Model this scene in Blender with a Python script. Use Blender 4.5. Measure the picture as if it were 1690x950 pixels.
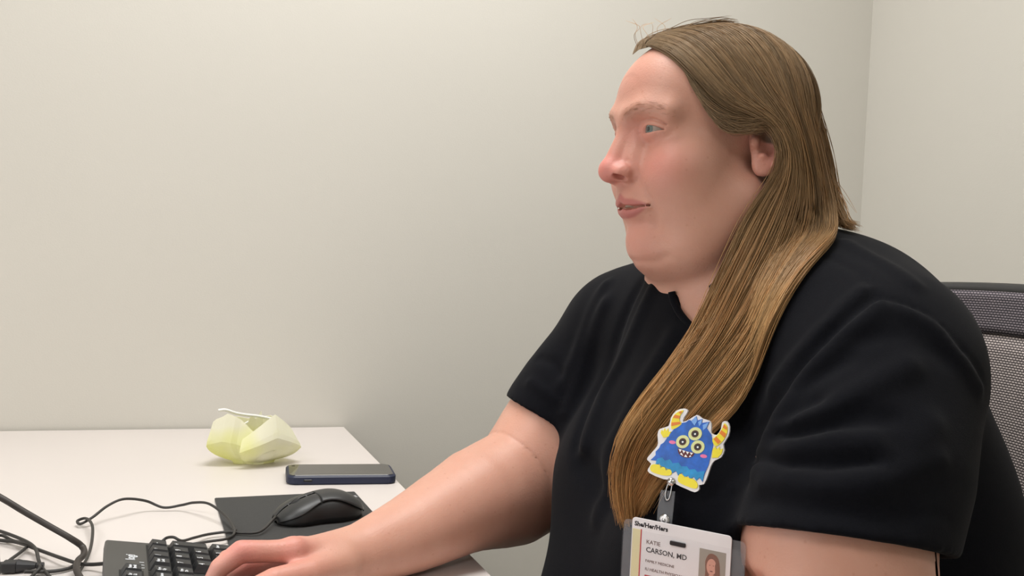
import bpy, bmesh, math, random
import numpy as np
from mathutils import Matrix, Vector

for o in list(bpy.data.objects):
    bpy.data.objects.remove(o)
scene = bpy.context.scene
COL = scene.collection
random.seed(7)
rng = np.random.default_rng(7)

# ------------------------------------------------------------------ camera
FPX = 1500.0
ZD = 0.73                      # desk top
ZC = 1.0445                    # camera height
def _rot(y, p, r):
    cy, sy, cp, sp, cr, sr = math.cos(y), math.sin(y), math.cos(p), math.sin(p), math.cos(r), math.sin(r)
    Ry = np.array([[cy, 0, sy], [0, 1, 0], [-sy, 0, cy]])
    Rx = np.array([[1, 0, 0], [0, cp, -sp], [0, sp, cp]])
    Rz = np.array([[cr, -sr, 0], [sr, cr, 0], [0, 0, 1]])
    return Rz @ Rx @ Ry
CM = _rot(math.radians(20.48), math.radians(1.01), math.radians(-2.89)) @ np.array([[1, 0, 0], [0, 0, 1], [0, -1, 0.]])
CAM = np.array([0, 0, ZC])
cd = bpy.data.cameras.new('camera')
cam = bpy.data.objects.new('camera', cd)
COL.objects.link(cam)
mw = Matrix(CM.T.tolist()).to_4x4()
mw.translation = CAM.tolist()
cam.matrix_world = mw
cd.sensor_width = 36
cd.lens = 36 * FPX / 1690
cd.clip_start = 0.02
scene.camera = cam

def ray(px, py):
    return CM.T @ np.array([(px - 845) / FPX, (475 - py) / FPX, -1.0])
def atX(px, py, x):
    d = ray(px, py); return CAM + d * (x / d[0])
def atY(px, py, y):
    d = ray(px, py); return CAM + d * (y / d[1])
def atZ(px, py, z=ZD):
    d = ray(px, py); return CAM + d * ((z - ZC) / d[2])

# ------------------------------------------------------------------ world, lights, exposure
w = bpy.data.worlds.new('room_world'); scene.world = w
w.use_nodes = True
w.node_tree.nodes['Background'].inputs[0].default_value = (0.9, 0.93, 1.0, 1)
w.node_tree.nodes['Background'].inputs[1].default_value = 0.25
CEIL = 2.55
LIGHTS = [  # x, y, size x, size y, watts : ceiling troffers of the room
    (-1.45, 0.20, 1.2, 0.6, 15),
    (0.30, 0.95, 1.2, 0.6, 18),
    (0.45, -1.30, 1.2, 0.6, 8),
]
LCOL = (1.0, 0.985, 0.965)
for (x, y, sx, sy, wt) in LIGHTS:
    ld = bpy.data.lights.new('troffer_light', 'AREA')
    ld.shape = 'RECTANGLE'; ld.size = sx * 0.94; ld.size_y = sy * 0.96; ld.energy = wt; ld.color = LCOL
    lo = bpy.data.objects.new('troffer_light', ld)
    lo.location = (x, y, CEIL - 0.012); COL.objects.link(lo)
vs = scene.view_settings
vs.view_transform = 'Standard'; vs.look = 'None'; vs.gamma = 1; vs.use_curve_mapping = False
vs.exposure = 0.70

# ------------------------------------------------------------------ materials
def srgb(r, g, b):
    f = lambda c: (c / 255 / 12.92) if c / 255 <= 0.04045 else ((c / 255 + 0.055) / 1.055) ** 2.4
    return (f(r), f(g), f(b), 1)
MATS = {}
def mat(name, col, rough=0.5, metal=0.0, noise=None, bump=None, spec=0.5, coat=0, trans=0, alpha=1, sss=0, emit=None, sheen=0):
    """Principled with noise-varied colour; noise=(scale, amount), bump=(scale, strength, distance)"""
    m = bpy.data.materials.new(name); m.use_nodes = True
    nt = m.node_tree; b = nt.nodes['Principled BSDF']
    b.inputs['Base Color'].default_value = col
    b.inputs['Roughness'].default_value = rough
    b.inputs['Metallic'].default_value = metal
    b.inputs['Specular IOR Level'].default_value = spec
    b.inputs['Coat Weight'].default_value = coat
    b.inputs['Transmission Weight'].default_value = trans
    b.inputs['Alpha'].default_value = alpha
    b.inputs['Sheen Weight'].default_value = sheen
    if sss:
        b.inputs['Subsurface Weight'].default_value = sss
        b.inputs['Subsurface Radius'].default_value = (1.0, 0.35, 0.2)
        b.inputs['Subsurface Scale'].default_value = 0.006
    if emit:
        b.inputs['Emission Color'].default_value = emit[0]; b.inputs['Emission Strength'].default_value = emit[1]
    tc = nt.nodes.new('ShaderNodeTexCoord')
    n = nt.nodes.new('ShaderNodeTexNoise'); n.inputs['Scale'].default_value = (noise or (20, 0.04))[0]
    n.inputs['Detail'].default_value = 4
    nt.links.new(tc.outputs['Object'], n.inputs['Vector'])
    amt = (noise or (20, 0.04))[1]
    r = nt.nodes.new('ShaderNodeValToRGB')
    r.color_ramp.elements[0].position = 0.3; r.color_ramp.elements[1].position = 0.7
    r.color_ramp.elements[0].color = [max(0, c * (1 - amt)) for c in col[:3]] + [1]
    r.color_ramp.elements[1].color = [min(1, c * (1 + amt)) for c in col[:3]] + [1]
    nt.links.new(n.outputs['Fac'], r.inputs['Fac'])
    nt.links.new(r.outputs['Color'], b.inputs['Base Color'])
    if bump:
        n2 = nt.nodes.new('ShaderNodeTexNoise'); n2.inputs['Scale'].default_value = bump[0]; n2.inputs['Detail'].default_value = 3
        nt.links.new(tc.outputs['Object'], n2.inputs['Vector'])
        bp = nt.nodes.new('ShaderNodeBump'); bp.inputs['Strength'].default_value = bump[1]; bp.inputs['Distance'].default_value = bump[2]
        nt.links.new(n2.outputs['Fac'], bp.inputs['Height']); nt.links.new(bp.outputs['Normal'], b.inputs['Normal'])
    MATS[name] = m
    return m

mat('wall_paint', srgb(210, 207, 199), 0.75, noise=(1.5, 0.015), bump=(350, 0.12, 0.001), spec=0.3)
mat('ceiling_tile', srgb(232, 230, 222), 0.9, noise=(60, 0.05), bump=(200, 0.3, 0.002))
mat('floor_vinyl', srgb(150, 143, 132), 0.45, noise=(6, 0.1))
mat('baseboard_vinyl', srgb(92, 88, 84), 0.5)
mat('white_laminate', srgb(218, 211, 207), 0.38, noise=(4, 0.01), spec=0.4)
mat('desk_steel', srgb(120, 120, 122), 0.4, metal=0.6)
mat('black_plastic', srgb(30, 31, 32), 0.42, noise=(30, 0.1), bump=(900, 0.15, 0.0004))
mat('key_plastic', srgb(38, 39, 41), 0.45, noise=(30, 0.1))
mat('key_well', srgb(14, 14, 15), 0.6)
mat('keyboard_shell', srgb(62, 62, 60), 0.38, noise=(30, 0.06))
mat('legend_print', srgb(215, 218, 222), 0.5)
mat('mouse_shell', srgb(44, 45, 46), 0.4, noise=(40, 0.08), bump=(1200, 0.12, 0.0003))
mat('mouse_side', srgb(17, 17, 18), 0.5)
mat('mouse_pad_cloth', srgb(44, 44, 44), 0.85, noise=(500, 0.18), bump=(1500, 0.3, 0.0004), sheen=0.1)
mat('cable_rubber', srgb(52, 50, 48), 0.5)
mat('thick_cable_rubber', srgb(58, 52, 48), 0.5)
mat('phone_case', srgb(28, 36, 62), 0.45)
mat('phone_glass', srgb(22, 22, 22), 0.06, spec=0.6, coat=0.5)
mat('phone_black', srgb(6, 6, 6), 0.3)
mat('monitor_grey', srgb(120, 120, 120), 0.45)
mat('monitor_dark', srgb(40, 40, 42), 0.5)
mat('shirt_cotton', srgb(8, 9, 15), 0.95, noise=(700, 0.25), bump=(900, 0.25, 0.0006), spec=0.14, sheen=0.025)
mat('trouser_cotton', srgb(24, 25, 30), 0.9, noise=(500, 0.2))
mat('shoe_rubber', srgb(40, 40, 42), 0.6)
mat('chair_plastic', srgb(30, 30, 31), 0.5)
mat('chair_fabric', srgb(40, 40, 42), 0.9, noise=(600, 0.3))
mat('chrome', srgb(200, 200, 200), 0.2, metal=1.0)
mat('teeth_enamel', srgb(170, 150, 130), 0.25)
mat('eye_white', srgb(158, 142, 132), 0.15, noise=(200, 0.03))
mat('eye_iris', srgb(92, 102, 98), 0.15, noise=(900, 0.3), coat=1)
mat('eye_pupil', srgb(8, 8, 8), 0.1, coat=1)
mat('brow_hair', srgb(166, 122, 94), 0.6)
mat('acrylic_white', srgb(228, 226, 228), 0.2, coat=0.5)
mat('print_blue', srgb(32, 96, 190), 0.3, noise=(160, 0.25))
mat('print_light_blue', srgb(120, 170, 235), 0.3)
mat('print_teal', srgb(30, 140, 200), 0.3, noise=(160, 0.2))
mat('print_yellow', srgb(238, 222, 50), 0.3)
mat('print_orange', srgb(226, 128, 40), 0.3)
mat('print_pale', srgb(222, 226, 160), 0.3)
mat('print_brown', srgb(84, 44, 28), 0.3)
mat('print_black', srgb(20, 18, 22), 0.3)
mat('print_pink', srgb(235, 120, 170), 0.3)
mat('print_maroon', srgb(90, 12, 24), 0.3)
mat('print_white', srgb(245, 245, 245), 0.3)
mat('card_white', srgb(226, 224, 226), 0.35)
mat('card_cream', srgb(222, 214, 168), 0.4)
mat('card_red', srgb(190, 36, 48), 0.4)
mat('photo_backdrop', srgb(150, 142, 130), 0.4)
mat('photo_skin', srgb(206, 150, 130), 0.4)
mat('photo_hair', srgb(120, 72, 48), 0.4)
mat('photo_coat', srgb(225, 228, 238), 0.4)
mat('troffer_white', srgb(235, 235, 232), 0.5)

def clear_plastic(name, col, fac, rough=0.08):
    m = bpy.data.materials.new(name); m.use_nodes = True; nt = m.node_tree
    b = nt.nodes['Principled BSDF']; b.inputs['Base Color'].default_value = col; b.inputs['Roughness'].default_value = rough
    t = nt.nodes.new('ShaderNodeBsdfTransparent'); x = nt.nodes.new('ShaderNodeMixShader')
    x.inputs[0].default_value = fac
    nt.links.new(t.outputs[0], x.inputs[1]); nt.links.new(b.outputs[0], x.inputs[2])
    nt.links.new(x.outputs[0], nt.nodes['Material Output'].inputs['Surface'])
    MATS[name] = m
clear_plastic('clear_vinyl', srgb(205, 208, 214), 0.11)
clear_plastic('clear_film', srgb(205, 208, 214), 0.04)

def mask_paper():
    m = bpy.data.materials.new('mask_paper'); m.use_nodes = True; nt = m.node_tree
    b = nt.nodes['Principled BSDF']; b.inputs['Roughness'].default_value = 0.85
    tc = nt.nodes.new('ShaderNodeTexCoord'); n = nt.nodes.new('ShaderNodeTexNoise'); n.inputs['Scale'].default_value = 14
    nt.links.new(tc.outputs['Object'], n.inputs['Vector'])
    r = nt.nodes.new('ShaderNodeValToRGB')
    r.color_ramp.elements[0].color = srgb(246, 247, 184); r.color_ramp.elements[1].color = srgb(253, 252, 238)
    r.color_ramp.elements[0].position = 0.35; r.color_ramp.elements[1].position = 0.7
    sx_ = nt.nodes.new('ShaderNodeSeparateXYZ'); nt.links.new(tc.outputs['Object'], sx_.inputs[0])
    mr = nt.nodes.new('ShaderNodeMapRange'); mr.inputs['From Min'].default_value = .03; mr.inputs['From Max'].default_value = .075; mr.inputs['To Max'].default_value = .35
    nt.links.new(sx_.outputs['Z'], mr.inputs['Value'])
    ad = nt.nodes.new('ShaderNodeMath'); nt.links.new(n.outputs['Fac'], ad.inputs[0]); nt.links.new(mr.outputs[0], ad.inputs[1])
    nt.links.new(ad.outputs[0], r.inputs['Fac']); nt.links.new(r.outputs[0], b.inputs['Base Color'])
    tr = nt.nodes.new('ShaderNodeBsdfTranslucent'); nt.links.new(r.outputs[0], tr.inputs[0])
    x = nt.nodes.new('ShaderNodeMixShader'); x.inputs[0].default_value = 0.45
    nt.links.new(b.outputs[0], x.inputs[1]); nt.links.new(tr.outputs[0], x.inputs[2])
    nt.links.new(x.outputs[0], nt.nodes['Material Output'].inputs['Surface'])
    n2 = nt.nodes.new('ShaderNodeTexNoise'); n2.inputs['Scale'].default_value = 60
    nt.links.new(tc.outputs['Object'], n2.inputs['Vector'])
    bp = nt.nodes.new('ShaderNodeBump'); bp.inputs['Strength'].default_value = 0.3; bp.inputs['Distance'].default_value = 0.002
    nt.links.new(n2.outputs['Fac'], bp.inputs['Height']); nt.links.new(bp.outputs[0], b.inputs['Normal'])
    MATS['mask_paper'] = m
mask_paper()
mat('ear_loop', srgb(238, 238, 234), 0.8)

def chair_mesh_mat(name, light, dark):
    """woven net: staggered pale beads, the dark of the holes between them painted in, in UV metres"""
    m = bpy.data.materials.new(name); m.use_nodes = True; nt = m.node_tree; b = nt.nodes['Principled BSDF']
    b.inputs['Roughness'].default_value = 0.75
    uv = nt.nodes.new('ShaderNodeUVMap')
    mp = nt.nodes.new('ShaderNodeMapping'); mp.inputs['Scale'].default_value = (1 / 0.0046, 1 / 0.0046, 1)
    nt.links.new(uv.outputs[0], mp.inputs[0])
    br = nt.nodes.new('ShaderNodeTexBrick')
    br.offset = 0.5; br.inputs['Scale'].default_value = 1
    br.inputs['Brick Width'].default_value = 1; br.inputs['Row Height'].default_value = 0.62
    br.inputs['Mortar Size'].default_value = 0.2; br.inputs['Mortar Smooth'].default_value = 0.7
    br.inputs['Color1'].default_value = light; br.inputs['Color2'].default_value = [c * 0.85 for c in light[:3]] + [1]
    br.inputs['Mortar'].default_value = dark
    nt.links.new(mp.outputs[0], br.inputs['Vector'])
    nt.links.new(br.outputs['Color'], b.inputs['Base Color'])
    bp = nt.nodes.new('ShaderNodeBump'); bp.inputs['Strength'].default_value = 0.5; bp.inputs['Distance'].default_value = 0.001; bp.invert = True
    nt.links.new(br.outputs['Fac'], bp.inputs['Height']); nt.links.new(bp.outputs[0], b.inputs['Normal'])
    MATS[name] = m
chair_mesh_mat('chair_net', srgb(214, 202, 198), srgb(58, 50, 52))
chair_mesh_mat('chair_net_dense', srgb(150, 140, 146), srgb(34, 30, 40))

def skin_mat():
    m = bpy.data.materials.new('skin'); m.use_nodes = True; nt = m.node_tree; b = nt.nodes['Principled BSDF']
    L = nt.links.new
    at = nt.nodes.new('ShaderNodeAttribute'); at.attribute_name = 'pigment'
    sep = nt.nodes.new('ShaderNodeSeparateColor'); L(at.outputs['Color'], sep.inputs[0])
    tc = nt.nodes.new('ShaderNodeTexCoord')
    n = nt.nodes.new('ShaderNodeTexNoise'); n.inputs['Scale'].default_value = 28; n.inputs['Detail'].default_value = 5; L(tc.outputs['Object'], n.inputs['Vector'])
    base = nt.nodes.new('ShaderNodeMix'); base.data_type = 'RGBA'
    base.inputs['A'].default_value = srgb(210, 162, 142); base.inputs['B'].default_value = srgb(195, 142, 122)
    L(n.outputs['Fac'], base.inputs['Factor'])
    def mixin(prev, fac, col, gain=1.0):
        x = nt.nodes.new('ShaderNodeMix'); x.data_type = 'RGBA'; x.inputs['B'].default_value = col
        L(prev, x.inputs['A'])
        g = nt.nodes.new('ShaderNodeMath'); g.operation = 'MULTIPLY'; g.inputs[1].default_value = gain; L(fac, g.inputs[0])
        L(g.outputs[0], x.inputs['Factor']); return x.outputs['Result']
    c = mixin(base.outputs['Result'], sep.outputs['Red'], srgb(216, 120, 116), 0.75)
    c = mixin(c, sep.outputs['Green'], srgb(176, 96, 94), 0.75)
    # freckles
    v = nt.nodes.new('ShaderNodeTexVoronoi'); v.inputs['Scale'].default_value = 90; L(tc.outputs['Object'], v.inputs['Vector'])
    fr = nt.nodes.new('ShaderNodeValToRGB'); fr.color_ramp.elements[0].position = 0.05; fr.color_ramp.elements[1].position = 0.14
    fr.color_ramp.elements[0].color = (1, 1, 1, 1); fr.color_ramp.elements[1].color = (0, 0, 0, 1)
    L(v.outputs['Distance'], fr.inputs['Fac'])
    c = mixin(c, fr.outputs['Color'], srgb(176, 118, 96), 0.28)
    c = mixin(c, at.outputs['Alpha'], srgb(150, 104, 80), 0.5)
    c = mixin(c, sep.outputs['Blue'], srgb(98, 78, 60), 0.92)
    L(c, b.inputs['Base Color'])
    b.inputs['Roughness'].default_value = 0.46
    b.inputs['Specular IOR Level'].default_value = 0.42
    b.inputs['Subsurface Weight'].default_value = 0.22
    b.inputs['Subsurface Radius'].default_value = (1.0, 0.35, 0.2)
    b.inputs['Subsurface Scale'].default_value = 0.003
    n2 = nt.nodes.new('ShaderNodeTexNoise'); n2.inputs['Scale'].default_value = 520; L(tc.outputs['Object'], n2.inputs['Vector'])
    bp = nt.nodes.new('ShaderNodeBump'); bp.inputs['Strength'].default_value = 0.32; bp.inputs['Distance'].default_value = 0.0007
    L(n2.outputs['Fac'], bp.inputs['Height']); L(bp.outputs[0], b.inputs['Normal'])
    MATS['skin'] = m
skin_mat()

def hair_mat():
    m = bpy.data.materials.new('brown_hair'); m.use_nodes = True; nt = m.node_tree; b = nt.nodes['Principled BSDF']
    at = nt.nodes.new('ShaderNodeAttribute'); at.attribute_name = 'strand'
    nt.links.new(at.outputs['Color'], b.inputs['Base Color'])
    b.inputs['Roughness'].default_value = 0.42
    b.inputs['Specular IOR Level'].default_value = 0.45
    tr = nt.nodes.new('ShaderNodeBsdfTranslucent'); nt.links.new(at.outputs['Color'], tr.inputs[0])
    x = nt.nodes.new('ShaderNodeMixShader'); x.inputs[0].default_value = 0.4
    nt.links.new(b.outputs[0], x.inputs[1]); nt.links.new(tr.outputs[0], x.inputs[2])
    nt.links.new(x.outputs[0], nt.nodes['Material Output'].inputs['Surface'])
    MATS['brown_hair'] = m
hair_mat()

# ------------------------------------------------------------------ object helpers
def mesh_obj(name, verts, faces, material, parent=None, smooth=False):
    me = bpy.data.meshes.new(name)
    me.from_pydata([tuple(map(float, v)) for v in verts], [], [tuple(map(int, f)) for f in faces])
    if material: me.materials.append(MATS[material])
    if smooth: me.polygons.foreach_set('use_smooth', [True] * len(me.polygons))
    me.update()
    return link(name, me, parent)
def link(name, me, parent=None, matrix=None):
    o = bpy.data.objects.new(name, me); COL.objects.link(o)
    if parent is not None: o.parent = parent
    if matrix is not None: o.matrix_local = matrix
    return o
def fast_mesh(name, V, Q, material):
    """V (n,3) and Q (m,3 or 4) numpy arrays"""
    me = bpy.data.meshes.new(name)
    k = Q.shape[1]
    me.vertices.add(len(V)); me.vertices.foreach_set('co', V.astype(np.float32).ravel())
    me.loops.add(Q.size); me.loops.foreach_set('vertex_index', Q.astype(np.int32).ravel())
    me.polygons.add(len(Q)); me.polygons.foreach_set('loop_start', np.arange(0, Q.size, k, dtype=np.int32))
    me.polygons.foreach_set('loop_total', np.full(len(Q), k, dtype=np.int32))
    me.polygons.foreach_set('use_smooth', np.ones(len(Q), dtype=bool))
    me.update(calc_edges=True); me.validate()
    if material: me.materials.append(MATS[material])
    return me
def empty(name, loc=(0, 0, 0), rot=None):
    o = bpy.data.objects.new(name, None); COL.objects.link(o)
    o.empty_display_size = 0.05
    if rot is not None:
        m = rot.to_4x4(); m.translation = loc; o.matrix_world = m
    else: o.location = loc
    return o
def tag(o, label, cat, group=None, kind=None):
    if label: o['label'] = label
    if cat: o['category'] = cat
    if group: o['group'] = group
    if kind: o['kind'] = kind
    return o
def bm_obj(name, bm, material, parent=None, smooth=False):
    me = bpy.data.meshes.new(name); bm.to_mesh(me); bm.free()
    if material: me.materials.append(MATS[material])
    if smooth: me.polygons.foreach_set('use_smooth', [True] * len(me.polygons))
    return link(name, me, parent)
def add_box(bm, lo, hi, bev=0, seg=2):
    r = bmesh.ops.create_cube(bm, size=1)
    for v in r['verts']:
        v.co = Vector([(lo[i] + hi[i]) / 2 + v.co[i] * (hi[i] - lo[i]) for i in range(3)])
    if bev:
        es = list({e for v in r['verts'] for e in v.link_edges})
        bmesh.ops.bevel(bm, geom=es, offset=bev, segments=seg, affect='EDGES', profile=0.5)
def box(name, lo, hi, material, parent=None, bev=0, seg=2):
    bm = bmesh.new(); add_box(bm, lo, hi, bev, seg); return bm_obj(name, bm, material, parent)
def catmull(P, n=8):
    P = np.asarray(P, float); out = []
    Q = np.vstack([2 * P[0] - P[1], P, 2 * P[-1] - P[-2]])
    for i in range(1, len(Q) - 2):
        p0, p1, p2, p3 = Q[i - 1:i + 3]
        for t in np.linspace(0, 1, n, endpoint=False):
            out.append(0.5 * ((2 * p1) + (-p0 + p2) * t + (2 * p0 - 5 * p1 + 4 * p2 - p3) * t * t + (-p0 + 3 * p1 - 3 * p2 + p3) * t ** 3))
    out.append(P[-1])
    return np.array(out)
def tube_data(P, r, sides=8):
    P = np.asarray(P, float); n = len(P); r = np.broadcast_to(r, (n,))
    T = np.gradient(P, axis=0); T /= np.linalg.norm(T, axis=1)[:, None] + 1e-12
    up = np.array([0, 0, 1.0]); N = np.cross(T, up)
    N = np.where(np.linalg.norm(N, axis=1)[:, None] < 1e-3, np.array([1.0, 0, 0]), N)
    N /= np.linalg.norm(N, axis=1)[:, None]; B = np.cross(T, N)
    a = np.linspace(0, 2 * math.pi, sides, endpoint=False)
    V = P[:, None] + r[:, None, None] * (np.cos(a)[None, :, None] * N[:, None] + np.sin(a)[None, :, None] * B[:, None])
    F = []
    for i in range(n - 1):
        for j in range(sides):
            k = (j + 1) % sides
            F.append((i * sides + j, i * sides + k, (i + 1) * sides + k, (i + 1) * sides + j))
    F.append(tuple(range(sides))[::-1]); F.append(tuple((n - 1) * sides + j for j in range(sides)))
    return V.reshape(-1, 3), F
def tube(name, P, r, material, parent=None, n=8, sides=8, smooth_path=True):
    C = catmull(P, n) if smooth_path else np.asarray(P)
    V, F = tube_data(C, r, sides)
    return mesh_obj(name, V, F, material, parent, True)
def extrude_poly(name, pts, z0, z1, material, parent=None):
    bm = bmesh.new()
    vs_ = [bm.verts.new((p[0], p[1], z0)) for p in pts]
    f = bm.faces.new(vs_)
    r = bmesh.ops.extrude_face_region(bm, geom=[f])
    for v in r['geom']:
        if isinstance(v, bmesh.types.BMVert): v.co.z = z1
    bmesh.ops.recalc_face_normals(bm, faces=bm.faces[:])
    bmesh.ops.triangulate(bm, faces=[g for g in bm.faces if len(g.verts) > 4])
    return bm_obj(name, bm, material, parent)
def ellipse(cx, cy, rx, ry, n=24, rot=0):
    return [(cx + rx * math.cos(t) * math.cos(rot) - ry * math.sin(t) * math.sin(rot),
             cy + rx * math.cos(t) * math.sin(rot) + ry * math.sin(t) * math.cos(rot)) for t in np.linspace(0, 2 * math.pi, n, endpoint=False)]
def smooth_poly(pts, n=4):
    P = np.array(pts + pts[:3], float); out = []
    for i in range(len(pts)):
        p0, p1, p2, p3 = P[i:i + 4]
        for t in np.linspace(0, 1, n, endpoint=False):
            out.append(tuple(0.5 * ((2 * p1) + (-p0 + p2) * t + (2 * p0 - 5 * p1 + 4 * p2 - p3) * t * t + (-p0 + 3 * p1 - 3 * p2 + p3) * t ** 3)))
    return out
def text_mesh(s, size, depth=0.00008, bold=0.0, align='LEFT'):
    c = bpy.data.curves.new('lettering', 'FONT'); c.body = s; c.size = size; c.extrude = depth; c.offset = bold
    c.align_x = align; c.resolution_u = 2
    o = bpy.data.objects.new('lettering_tmp', c); COL.objects.link(o)
    dg = bpy.context.evaluated_depsgraph_get()
    me = bpy.data.meshes.new_from_object(o.evaluated_get(dg))
    bpy.data.objects.remove(o); bpy.data.curves.remove(c)
    return me
def text(name, s, size, material, parent, x, y, z, bold=0.0, align='LEFT', rot=0, sx=1):
    me = text_mesh(s, size, 0.00008, bold, align); me.materials.clear(); me.materials.append(MATS[material])
    m = Matrix.Translation((x, y, z)) @ Matrix.Rotation(rot, 4, 'Z') @ Matrix.Diagonal((sx, 1, 1, 1))
    return link(name, me, parent, m)

# ------------------------------------------------------------------ signed-distance sculpting
def ell(c, r, R=None):
    c = np.array(c, np.float32); r = np.array(r, np.float32)
    RT = None if R is None else np.array(R, np.float32)      # rows: local axes
    def f(p):
        q = p - c
        if RT is not None: q = q @ RT.T
        k0 = np.sqrt(((q / r) ** 2).sum(-1)); k1 = np.sqrt(((q / (r * r)) ** 2).sum(-1))
        return k0 * (k0 - 1) / (k1 + 1e-9)
    e = r.max() if R is not None else r
    return f, c - e, c + e
def chain(pts, rs):
    P = np.array(pts, np.float32); rs = np.broadcast_to(np.array(rs, np.float32), (len(P),))
    def f(p):
        d = None
        for i in range(len(P) - 1):
            a, b = P[i], P[i + 1]; ab = b - a
            t = np.clip(((p - a) @ ab) / (ab @ ab + 1e-12), 0, 1)
            q = p - a - t[..., None] * ab
            x = np.sqrt((q * q).sum(-1)) - (rs[i] + (rs[i + 1] - rs[i]) * t)
            d = x if d is None else np.minimum(d, x)
        return d
    m = rs.max()
    return f, P.min(0) - m, P.max(0) + m
def schain(pts, rs, n=4):
    """chain whose axis and radius run smoothly through the given stations"""
    C = catmull(np.column_stack([np.array(pts, float), np.array(rs, float)]), n).astype(np.float32)
    P, R = C[:, :3], C[:, 3]
    def f(p):
        best = None
        for i in range(len(P) - 1):
            a, ab = P[i], P[i + 1] - P[i]
            t = np.clip(((p - a) @ ab) / (ab @ ab + 1e-12), 0, 1)
            q = p - a - t[..., None] * ab; d2 = (q * q).sum(-1); r = R[i] + (R[i + 1] - R[i]) * t
            if best is None: best, rad = d2, r
            else:
                m = d2 < best; best = np.where(m, d2, best); rad = np.where(m, r, rad)
        return np.sqrt(best) - rad
    return f, P.min(0) - R.max(), P.max(0) + R.max()
class Sculpt:
    def __init__(s): s.ops = []
    def add(s, prim, k=0.01): s.ops.append(('+', prim, k)); return s
    def cut(s, prim, k=0.004): s.ops.append(('-', prim, k)); return s
    def press(s, pts, amp, sig):
        """soft crease (amp > 0) or swelling (amp < 0) along a path"""
        f, lo, hi = chain(pts, 0.0); s.ops.append(('~', (f, lo, hi), (amp, sig))); return s
    @staticmethod
    def comb(m, d, x, k):
        if m == '~': return d + k[0] * np.exp(-(x / k[1]) ** 2)
        if m == '+':
            h = np.maximum(k - np.abs(d - x), 0) / k; return np.minimum(d, x) - h * h * k * 0.25
        h = np.maximum(k - np.abs(d + x), 0) / k; return np.maximum(d, -x) + h * h * k * 0.25
    def ev(s, p):
        p = np.asarray(p, np.float32); d = np.full(p.shape[:-1], 1.0, np.float32)
        for m, (f, lo, hi), k in s.ops: d = s.comb(m, d, f(p), k)
        return d
    def near(s, p):
        """distance, exact only within 25 mm of the surface"""
        p = np.asarray(p, np.float32); d = np.full(len(p), .03, np.float32)
        for m, (f, lo, hi), k in s.ops:
            mg = .025 if m == '+' else s.margin(m, k)
            q = ((p > lo - mg) & (p < hi + mg)).all(1)
            if q.any(): d[q] = s.comb(m, d[q], f(p[q]), k)
        return d
    def near_grad(s, p, e=0.002):
        g = np.stack([s.near(p + e * np.eye(3)[i]) - s.near(p - e * np.eye(3)[i]) for i in range(3)], -1)
        return g / (np.linalg.norm(g, axis=-1, keepdims=True) + 1e-9)
    @staticmethod
    def margin(m, k): return 2.6 * k[1] if m == '~' else k
    def grad(s, p, e=0.002):
        g = np.stack([s.ev(p + e * np.eye(3)[i]) - s.ev(p - e * np.eye(3)[i]) for i in range(3)], -1)
        return g / (np.linalg.norm(g, axis=-1, keepdims=True) + 1e-9)
    def hit(s, px, py, t0=0.25):
        """first surface point seen along a pixel's ray"""
        d = ray(px, py); d = d / np.linalg.norm(d); t = t0
        for _ in range(200):
            x = float(s.ev((CAM + d * t)[None])[0])
            if x < 0.0004: return CAM + d * t
            t += x * 0.7
            if t > 2.2: return None
        return CAM + d * t
    def grid(s, lo, hi, h):
        lo = np.array(lo, np.float32); n = np.ceil((np.array(hi) - lo) / h).astype(int) + 1
        ax = [lo[i] + h * np.arange(n[i], dtype=np.float32) for i in range(3)]
        D = np.full(n, 0.05, np.float32)
        for m, (f, a, b), k in s.ops:
            mg = s.margin(m, k) + 3 * h
            i0 = np.clip(np.floor((a - mg - lo) / h).astype(int), 0, n); i1 = np.clip(np.ceil((b + mg - lo) / h).astype(int) + 1, 0, n)
            if (i1 <= i0).any(): continue
            sl = tuple(slice(i0[i], i1[i]) for i in range(3))
            p = np.stack(np.meshgrid(*[ax[i][sl[i]] for i in range(3)], indexing='ij'), -1)
            D[sl] = s.comb(m, D[sl], f(p), k)
        return D, lo, h
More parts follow.
